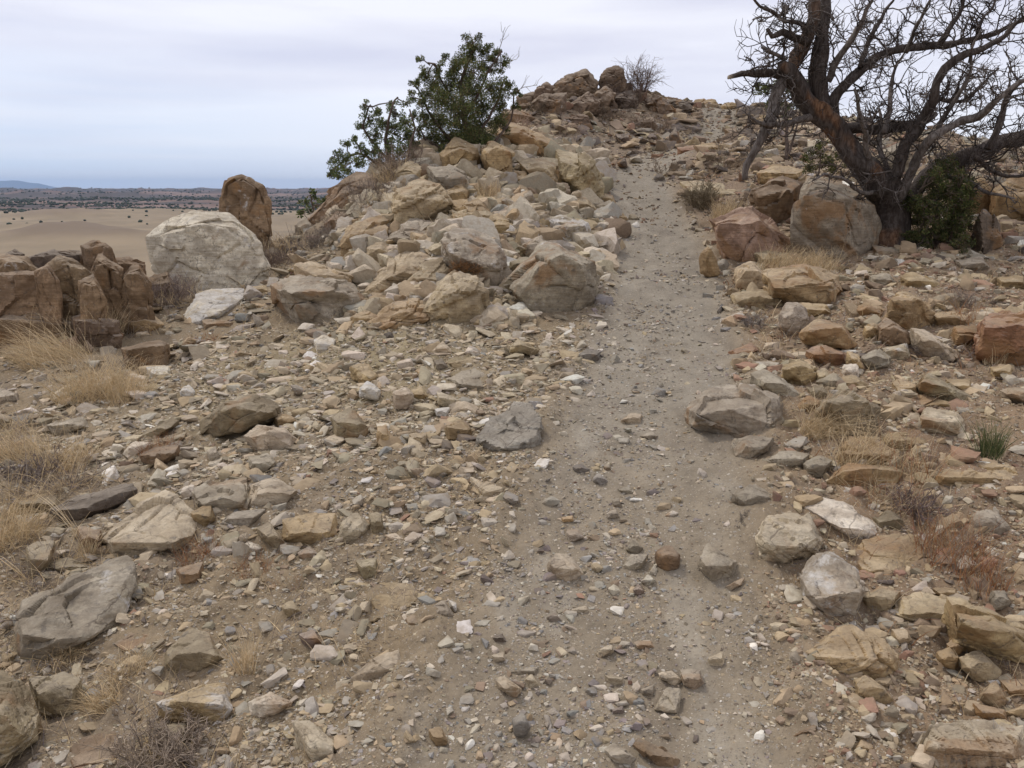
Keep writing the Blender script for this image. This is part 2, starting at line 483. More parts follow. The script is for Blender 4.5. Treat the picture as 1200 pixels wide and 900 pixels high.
def ground_fn(x, y):
    P = np.c_[x, y, np.zeros(len(x))]
    r = np.hypot(x, y)
    near_z = ht(x, y)
    # detail on the hill
    td = trail_d(x, y)
    tr = 1 - sst(.6, 1.35, td)
    amp = 1 - .62 * tr
    det = .10 * fbm(P, .7, 5, 3) * sst(2, 9, r) + amp * (.030 * fbm(P, 2.6, 1, 4) + .020 * fbm(P, 9, 2, 3) + .006 * fbm(P, 34, 3, 2))
    det += .065 * np.exp(-((td - 1.12) / .22) ** 2) * np.clip(.6 + pn(P, 2.0, 44), 0, 1.4)
    det += .018 * (1 - tr * .4) * np.abs(fbm(P, 5.5, 71, 3))
    nz = near_z + det
    # valley: sand plain, mounds, badland terraces and a far rim
    far = VALLEY + 2.0 * fbm(P, 1 / 160., 8, 4) * sst(60, 400, r)
    def mound(px, D, hgt, w, l):
        a, _ = ray(px, 250)
        q = ((x - a * D) / w) ** 2 + ((y - D) / l) ** 2
        return hgt * np.exp(-q) * (1 + .25 * pn(P, 1 / 25.))
    far += mound(75, 1500, 13, 95, 120) + mound(170, 1750, 8, 160, 160) + mound(75, 880, 13, 55, 80) + mound(130, 820, 8, 50, 70) + mound(25, 1000, 5, 90, 80) + mound(300, 1300, 7, 150, 150)
    rd = fbm(P, 1 / 900., 21, 5)
    er = np.abs(fbm(P, 1 / 260., 31, 4))
    t1 = sst(2300, 2900, r + 500 * rd); t2 = sst(4200, 5200, r + 700 * rd); t3 = sst(7200, 8200, r + 900 * rd)
    far += t1 * (7 + 14 * er) + t2 * (14 + 14 * er) + t3 * (18 + 8 * er)
    rim = sst(9300, 10200, r + 600 * rd)
    far = far * (1 - rim) + rim * (12.0 + 9 * pn(P, 1 / 5000., 3))
    # the near grid ends at +-40
    e = sst(0, 1, np.maximum(np.abs(x) / 38.0, np.maximum(y / 46.0, -y / 38.0)) * 4 - 3)
    dropd = np.clip((r - 36) / 120., 0, 1)
    slope = near_z - 0.5 * np.maximum(r - 38, 0)
    midz = np.maximum(slope, far)
    z = np.where(r < 36, nz, nz * (1 - e) + midz * e)
    z = np.maximum(z, far)
    # colour
    n = fbm(P, 1.1, 4, 4); n2 = fbm(P, 4., 6, 3)
    px, py = project(x, y, near_z)
    c = np.tile(C_DIRT, (len(x), 1))
    def bl(c, col, f): return c * (1 - f[:, None]) + np.asarray(col) * f[:, None]
    side = x - np.interp(y, TRAIL[:, 1], TRAIL[:, 0])
    c = bl(c, C_RIGHT, sst(.4, 1.0, side))
    c = bl(c, C_SCREE, (1 - sst(.1, .9, np.hypot((x + 1.3 - .0 * y) / 2.2, (y - 5.9) / 1.9))) * .9)
    c = bl(c, C_LITTER, sst(.1, .7, n + .1) * sst(.7, 1.3, side) * .75)
    c = bl(c, (.235, .185, .13), sst(-.1, .5, n - .05) * sst(-.9, -1.6, side) * .7 * (1 - sst(5, 7, y)))
    c = bl(c, C_TRAIL, tr * (.55 + .45 * sst(3, 5, y)))
    c = bl(c, (.33, .295, .235), tr * sst(.2, .75, fbm(P * np.array([2.6, .8, 1]), 1.6, 91, 4)) * .5)
    c = bl(c, (.19, .155, .115), sst(.2, .8, fbm(P * np.array([1.5, .8, 1]), 2.3, 95, 4)) * .45)
    c = bl(c, (.225, .17, .12), sst(9, 14, r) * (1 - tr) * .7)
    c *= (1 + .16 * n2)[:, None]
    fz = sst(34, 60, r)
    cf = np.tile(C_SAND, (len(x), 1)) * (1 + .22 * fbm(P * np.array([1, .4, 1]), 1 / 45., 2, 5))[:, None]
    cf = bl(cf, (.275, .21, .13), sst(0, .6, fbm(P * np.array([1, .35, 1]), 1 / 300., 12, 3)) * .8)
    md = sst(2.5, 8, mound(75, 880, 13, 55, 80) + mound(130, 820, 8, 50, 70) * .8) 
    cf = bl(cf, (.17, .125, .085), md * .85)
    cf = bl(cf, (.21, .155, .105), sst(4, 11, mound(75, 1500, 13, 95, 120)) * .7)
    sc = sst(1900, 2300, r + 350 * rd)
    stripe = fbm(np.c_[x / 3000., y / 420., x * 0], 1.0, 2, 4)
    bad = np.where((stripe > .2)[:, None], np.array((.14, .09, .072)), np.array((.065, .052, .046)))
    bad = bl(bad, (.26, .18, .14), sst(.38, .6, stripe) * .6)
    cf = bl(cf, (1, 1, 1), sc * 0) * (1 - sc[:, None]) + bad * sc[:, None]
    c = c * (1 - fz[:, None]) + cf * fz[:, None]
    return z, np.clip(c, .02, .9), 1 - sst(20, 45, r)

def build_ground():
    rr_ = np.r_[np.geomspace(.25, 1.5, 26)[:-1], np.geomspace(1.5, 27, 640)[:-1], np.geomspace(27, 15000, 260), [22000, 34000]]
    th = np.r_[np.linspace(-44, 42, 760), np.linspace(42, 316, 110)[1:-1]]
    th = np.radians(th)
    Rr, T = np.meshgrid(rr_, th, indexing='ij')
    x = (Rr * np.sin(T)).ravel(); y = (Rr * np.cos(T)).ravel()
    z, c, near = ground_fn(x, y)
    nr, ntn = Rr.shape
    V = np.c_[x, y, z]
    i = np.arange(nr - 1)[:, None] * ntn; j = np.arange(ntn)[None, :]; j2 = (j + 1) % ntn
    F = np.stack([i + j, i + j2, i + ntn + j2, i + ntn + j], -1).reshape(-1, 4)[:, ::-1]
    # close the middle
    z0 = float(ht(0, 0))
    V = np.vstack([V, [0, 0, z0]]); c = np.vstack([c, c[0]]); near = np.r_[near, 1]
    me = mesh_np('ground', V, F, True, c)
    bmf = []
    at_ = me.attributes.new('near', 'FLOAT', 'POINT'); at_.data.foreach_set('value', near.astype(np.float32))
    o = link('ground', me, M_GROUND)
    o['kind'] = 'structure'
build_ground()

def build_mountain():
    # range standing beyond the mesas, distance haze painted blue into its rock colour
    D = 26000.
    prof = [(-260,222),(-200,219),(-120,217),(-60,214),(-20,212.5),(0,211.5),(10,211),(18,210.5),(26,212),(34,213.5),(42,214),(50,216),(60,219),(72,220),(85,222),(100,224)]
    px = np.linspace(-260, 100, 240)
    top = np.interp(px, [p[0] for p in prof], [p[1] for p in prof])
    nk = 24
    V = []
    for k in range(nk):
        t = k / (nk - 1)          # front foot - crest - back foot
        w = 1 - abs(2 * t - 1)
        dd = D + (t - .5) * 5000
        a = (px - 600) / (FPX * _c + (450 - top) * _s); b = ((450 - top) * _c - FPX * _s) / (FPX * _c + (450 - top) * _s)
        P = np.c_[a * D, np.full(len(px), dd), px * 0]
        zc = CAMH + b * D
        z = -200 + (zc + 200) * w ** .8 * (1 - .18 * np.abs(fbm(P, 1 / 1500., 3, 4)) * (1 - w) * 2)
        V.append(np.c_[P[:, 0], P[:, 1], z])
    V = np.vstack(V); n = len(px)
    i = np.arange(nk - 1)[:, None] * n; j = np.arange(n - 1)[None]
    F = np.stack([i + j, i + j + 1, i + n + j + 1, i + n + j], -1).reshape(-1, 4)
    o = link('mountain', mesh_np('mountain', V, F, True), simple_material('haze_blue_mountain', (.13, .17, .24), (.10, .14, .20), .0006, bump=0))
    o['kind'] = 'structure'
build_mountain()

# ------------------------------------------------------------------ stones
def ico(level):
    bm = bmesh.new()
    bmesh.ops.create_icosphere(bm, subdivisions=level, radius=1)
    V = np.array([v.co[:] for v in bm.verts]); F = np.array([[v.index for v in f.verts] for f in bm.faces])
    bm.free()
    V /= np.linalg.norm(V, axis=1)[:, None]
    return V, F
ICO = {k: ico(k) for k in (1, 2, 3, 4, 5, 6)}
def hull_planes(P):
    bm = bmesh.new()
    for p in P: bm.verts.new(p)
    bmesh.ops.convex_hull(bm, input=bm.verts)
    bm.normal_update()
    c = P.mean(0)
    n, d = [], []
    for f in bm.faces:
        if f.calc_area() < 1e-6: continue
        nn = np.array(f.normal[:]); dd = float(nn @ np.array(f.verts[0].co[:]))
        if nn @ c > dd: nn, dd = -nn, -dd
        n.append(nn); d.append(dd)
    bm.free()
    return np.array(n), np.array(d)
def project_hull(U, n, d, p, snap=0.0):
    if snap:      # draw the nearest vertices onto the edges between faces, so that the edges stay crisp
        q = np.maximum(U @ n.T, 0) / np.maximum(d, 1e-4)[None]
        o = np.argsort(-q, axis=1)[:, :2]; r_ = np.arange(len(U))
        q1, q2 = q[r_, o[:, 0]], q[r_, o[:, 1]]
        g = n[o[:, 0]] / np.maximum(d[o[:, 0]], 1e-4)[:, None] - n[o[:, 1]] / np.maximum(d[o[:, 1]], 1e-4)[:, None]
        gg = np.linalg.norm(g, axis=1) + 1e-9
        k = (q1 - q2) / gg < snap
        U = U.copy()
        U[k] -= ((U[k] * g[k]).sum(1) / gg[k] ** 2)[:, None] * g[k]
    q = np.maximum(U @ n.T, 0) / np.maximum(d, 1e-4)[None]
    m = q.max(1, keepdims=True)
    return (1 / (m[:, 0] * ((q / m) ** p).sum(1) ** (1 / p)))[:, None] * U

RC = dict(tan=(.40,.315,.205), grey=(.35,.315,.26), ochre=(.36,.27,.17), pale=(.49,.43,.34), white=(.66,.62,.54), dark=(.14,.115,.095),
          brown=(.245,.185,.13), red=(.29,.18,.125), olive=(.285,.245,.175), blue=(.275,.26,.235), purple=(.25,.21,.19), buff=(.44,.37,.265), pinkish=(.35,.265,.21), kbrown=(.20,.155,.12))
def cvar(c, a=.10):
    c = sat(RC[c] if isinstance(c, str) else c) * 1.06
    return np.clip(c * (1 + random.uniform(-a, a)) * (1 + np.array([random.uniform(-.018, .018) for _ in range(3)])), .03, .85)

NAMES = {'B': ('boulder', 'boulder', 'boulders and blocks beside the trail'), 'R': ('rock', 'rock', 'rocks strewn beside the trail'),
         'S': ('stone_slab', 'slab', 'flat slabs lying in the dirt'), 'T': ('stone', 'stone', 'stones lying on the trail and scree')}
OCC = []
def rock(kind, colr, poly, label, r=.45, f=.6, p=220, strata=0, lichen=.35, stain=.4, D=None, rough=1.0, sink=.05, crag=0):
    poly = np.array(poly, float)
    poly = poly.mean(0) + (poly - poly.mean(0)) * 1.06
    xs, ys = poly[:, 0], poly[:, 1]
    cx = xs.mean(); yb, yt = ys.max(), ys.min()
    xb = xs[ys > yb - .12 * (yb - yt) - .5].mean()
    D0 = D or hit(xb, min(yb, 925.0), 13.0)
    W = (xs.max() - xs.min()) * D0 / FPX
    Hh = (yb - yt) * D0 / FPX
    if D: ex = .8 * W
    else: ex = (hit(cx, yt, D0 + 1.2 * W) or D0 + W) - D0
    E = max(min(f * ex, 1.15 * max(W, Hh)), .35 * min(W, Hh), .3 * Hh)
    pts = []
    for x, y in poly:
        v = (yb - y) / max(yb - yt, 1)
        q = at(x, y, D0 + E * (.10 + .90 * v))
        pts.append(tuple(q))
        g = float(ht(q.x, q.y))
        zb = min(g, q.z) - sink * max(W, Hh)
        # foot drawn slightly inwards under the rock
        cxw = at(cx, (yb + yt) / 2, D0 + E * .5)
        pts.append((q.x * .93 + cxw.x * .07, q.y * .94 + (cxw.y + .1 * E) * .06, max(zb, q.z - 1.6 * max(W, Hh))))
    # front edge of the top face
    row = yt + r * (yb - yt)
    xl, xr = 1e9, -1e9
    m = len(poly)
    for k in range(m):
        a, b = poly[k], poly[(k + 1) % m]
        if (a[1] - row) * (b[1] - row) <= 0 and a[1] != b[1]:
            x = a[0] + (b[0] - a[0]) * (row - a[1]) / (b[1] - a[1])
            xl, xr = min(xl, x), max(xr, x)
    wd = xr - xl
    for t, dr in ((.14, random.uniform(-.05, .1)), (.5, random.uniform(-.12, .06)), (.86, random.uniform(-.05, .1))):
        q = at(xl + wd * t, row + dr * (yb - yt), D0 + E * random.uniform(.0, .1))
        pts.append(tuple(q))
    P = np.array(pts)
    c = (P.min(0) + P.max(0)) / 2
    hs = np.maximum((P.max(0) - P.min(0)) / 2, .01)
    Q = (P - c) / hs
    n, d = hull_planes(Q)
    # chipped corners
    sup = []
    for _ in range(6):
        u = np.random.default_rng(int(abs(poly.sum()) * 10) + _).normal(size=3); u /= np.linalg.norm(u)
        s_ = (Q @ u).max()
        n = np.vstack([n, u]); d = np.r_[d, s_ * random.uniform(.72, .93)]
    size_px = max(xs.max() - xs.min(), yb - yt)
    lv = 6 if size_px > 85 else 5 if size_px > 30 else 4 if size_px > 13 else 3
    U, F = ICO[lv]
    V = project_hull(U, n, d, p, {3: .07, 4: .035, 5: .018, 6: .009}[lv]) * hs
    S = float(np.cbrt(hs.prod())) 
    o3 = random.uniform(0, 200)
    nrm = V / hs ** 2; nrm /= np.linalg.norm(nrm, axis=1)[:, None]
    # break the faces up: steps, chips and grain, in metres
    k1 = 1.1 / S
    disp = .018 * S * fbm(V, k1, o3, 3) + .035 * S * (np.abs(pn(V, k1 * 2.2, o3 + 9)) * -.9)
    cell = np.floor(2.2 * pn(V, k1 * 1.3, o3 + 31) + .5)
    disp += .022 * S * np.clip(pn(V, k1 * 1.7, o3 + 31) * 5, -1, 1)
    disp += .016 * S * rough * fbm(V, k1 * 7, o3 + 3, 3)
    # fractured faces: tilted plates that meet in joints
    amt = (1.0 if kind == 'B' else .55 if size_px > 25 else .3) * (0 if p < 12 else 1) + 1.3 * crag
    ns = 26 if crag else 15 if kind == 'B' else 9
    gr = np.random.default_rng(int(o3 * 1000))
    Uv = V / hs
    sd = gr.normal(size=(ns, 3)); sd /= np.linalg.norm(sd, axis=1)[:, None]
    Ud = Uv / np.linalg.norm(Uv, axis=1)[:, None]
    Ud = Ud + .05 * np.c_[pn(V, k1 * 2, o3), pn(V, k1 * 2, o3 + 7), pn(V, k1 * 2, o3 + 13)]
    dd_ = ((Ud[:, None] - sd[None]) ** 2).sum(2)
    o_ = np.argpartition(dd_, 1, axis=1)[:, :2]; r0_ = np.arange(len(V))
    f1, f2 = dd_[r0_, o_[:, 0]], dd_[r0_, o_[:, 1]]
    sw = f1 > f2; o_[sw] = o_[sw][:, ::-1]; f1, f2 = np.minimum(f1, f2), np.maximum(f1, f2)
    gap = (f2 - f1) / (np.linalg.norm(sd[o_[:, 0]] - sd[o_[:, 1]], axis=1) * 2 + 1e-6)
    ti = gr.normal(0, .10, (ns, 3)); hi = gr.uniform(-1, .6, ns)
    disp += amt * S * (.045 * hi[o_[:, 0]] + ((Ud - sd[o_[:, 0]]) * ti[o_[:, 0]]).sum(1))
    disp -= amt * S * .05 * np.clip(1 - gap / .05, 0, 1) * (pn(V, k1 * .9, o3 + 77) > -.05)
    if crag:
        rg = 1 - 2 * np.abs(fbm(V, k1 * 1.5, o3 + 90, 4, .55))
        disp += crag * S * .07 * rg
    if strata:
        ax = np.array([.28, -.2, .93]) if strata == 1 else np.array([.62, .1, .78]) if strata == 2 else np.array([-.45, -.1, .88]) if strata == 3 else np.array([.93, .1, .35])
        ax = ax / np.linalg.norm(ax)
        th_ = max(S * .17, .02)
        s_ = (V @ ax) / th_ + .22 * pn(V, k1, o3 + 50)
        li_ = np.floor(s_).astype(int)
        hsh = np.random.default_rng(5).uniform(-1, 1, 400)[(li_ + 200) % 400]
        fr = s_ - np.floor(s_)
        edge = np.minimum(fr, 1 - fr)
        disp += .045 * S * hsh - .05 * S * np.clip(1 - edge / .10, 0, 1) * (pn(V, k1 * .8, o3 + 70) > -.1)
    V = V + nrm * disp[:, None]
    nm, cat, grp = NAMES[kind]
    me = mesh_np(nm, V, F, True, None, R(26))
    o = link(nm, me, M_ROCK, None, tuple(c))
    cc = cvar(colr)
    o.color = (*cc, 1)
    o['lichen'] = float(lichen); o['stain'] = float(stain)
    tag(o, label, cat, grp, 'thing')
    OCC.append((c[0], c[1], max(hs[0], .02), max(hs[1], .02)))
    return o

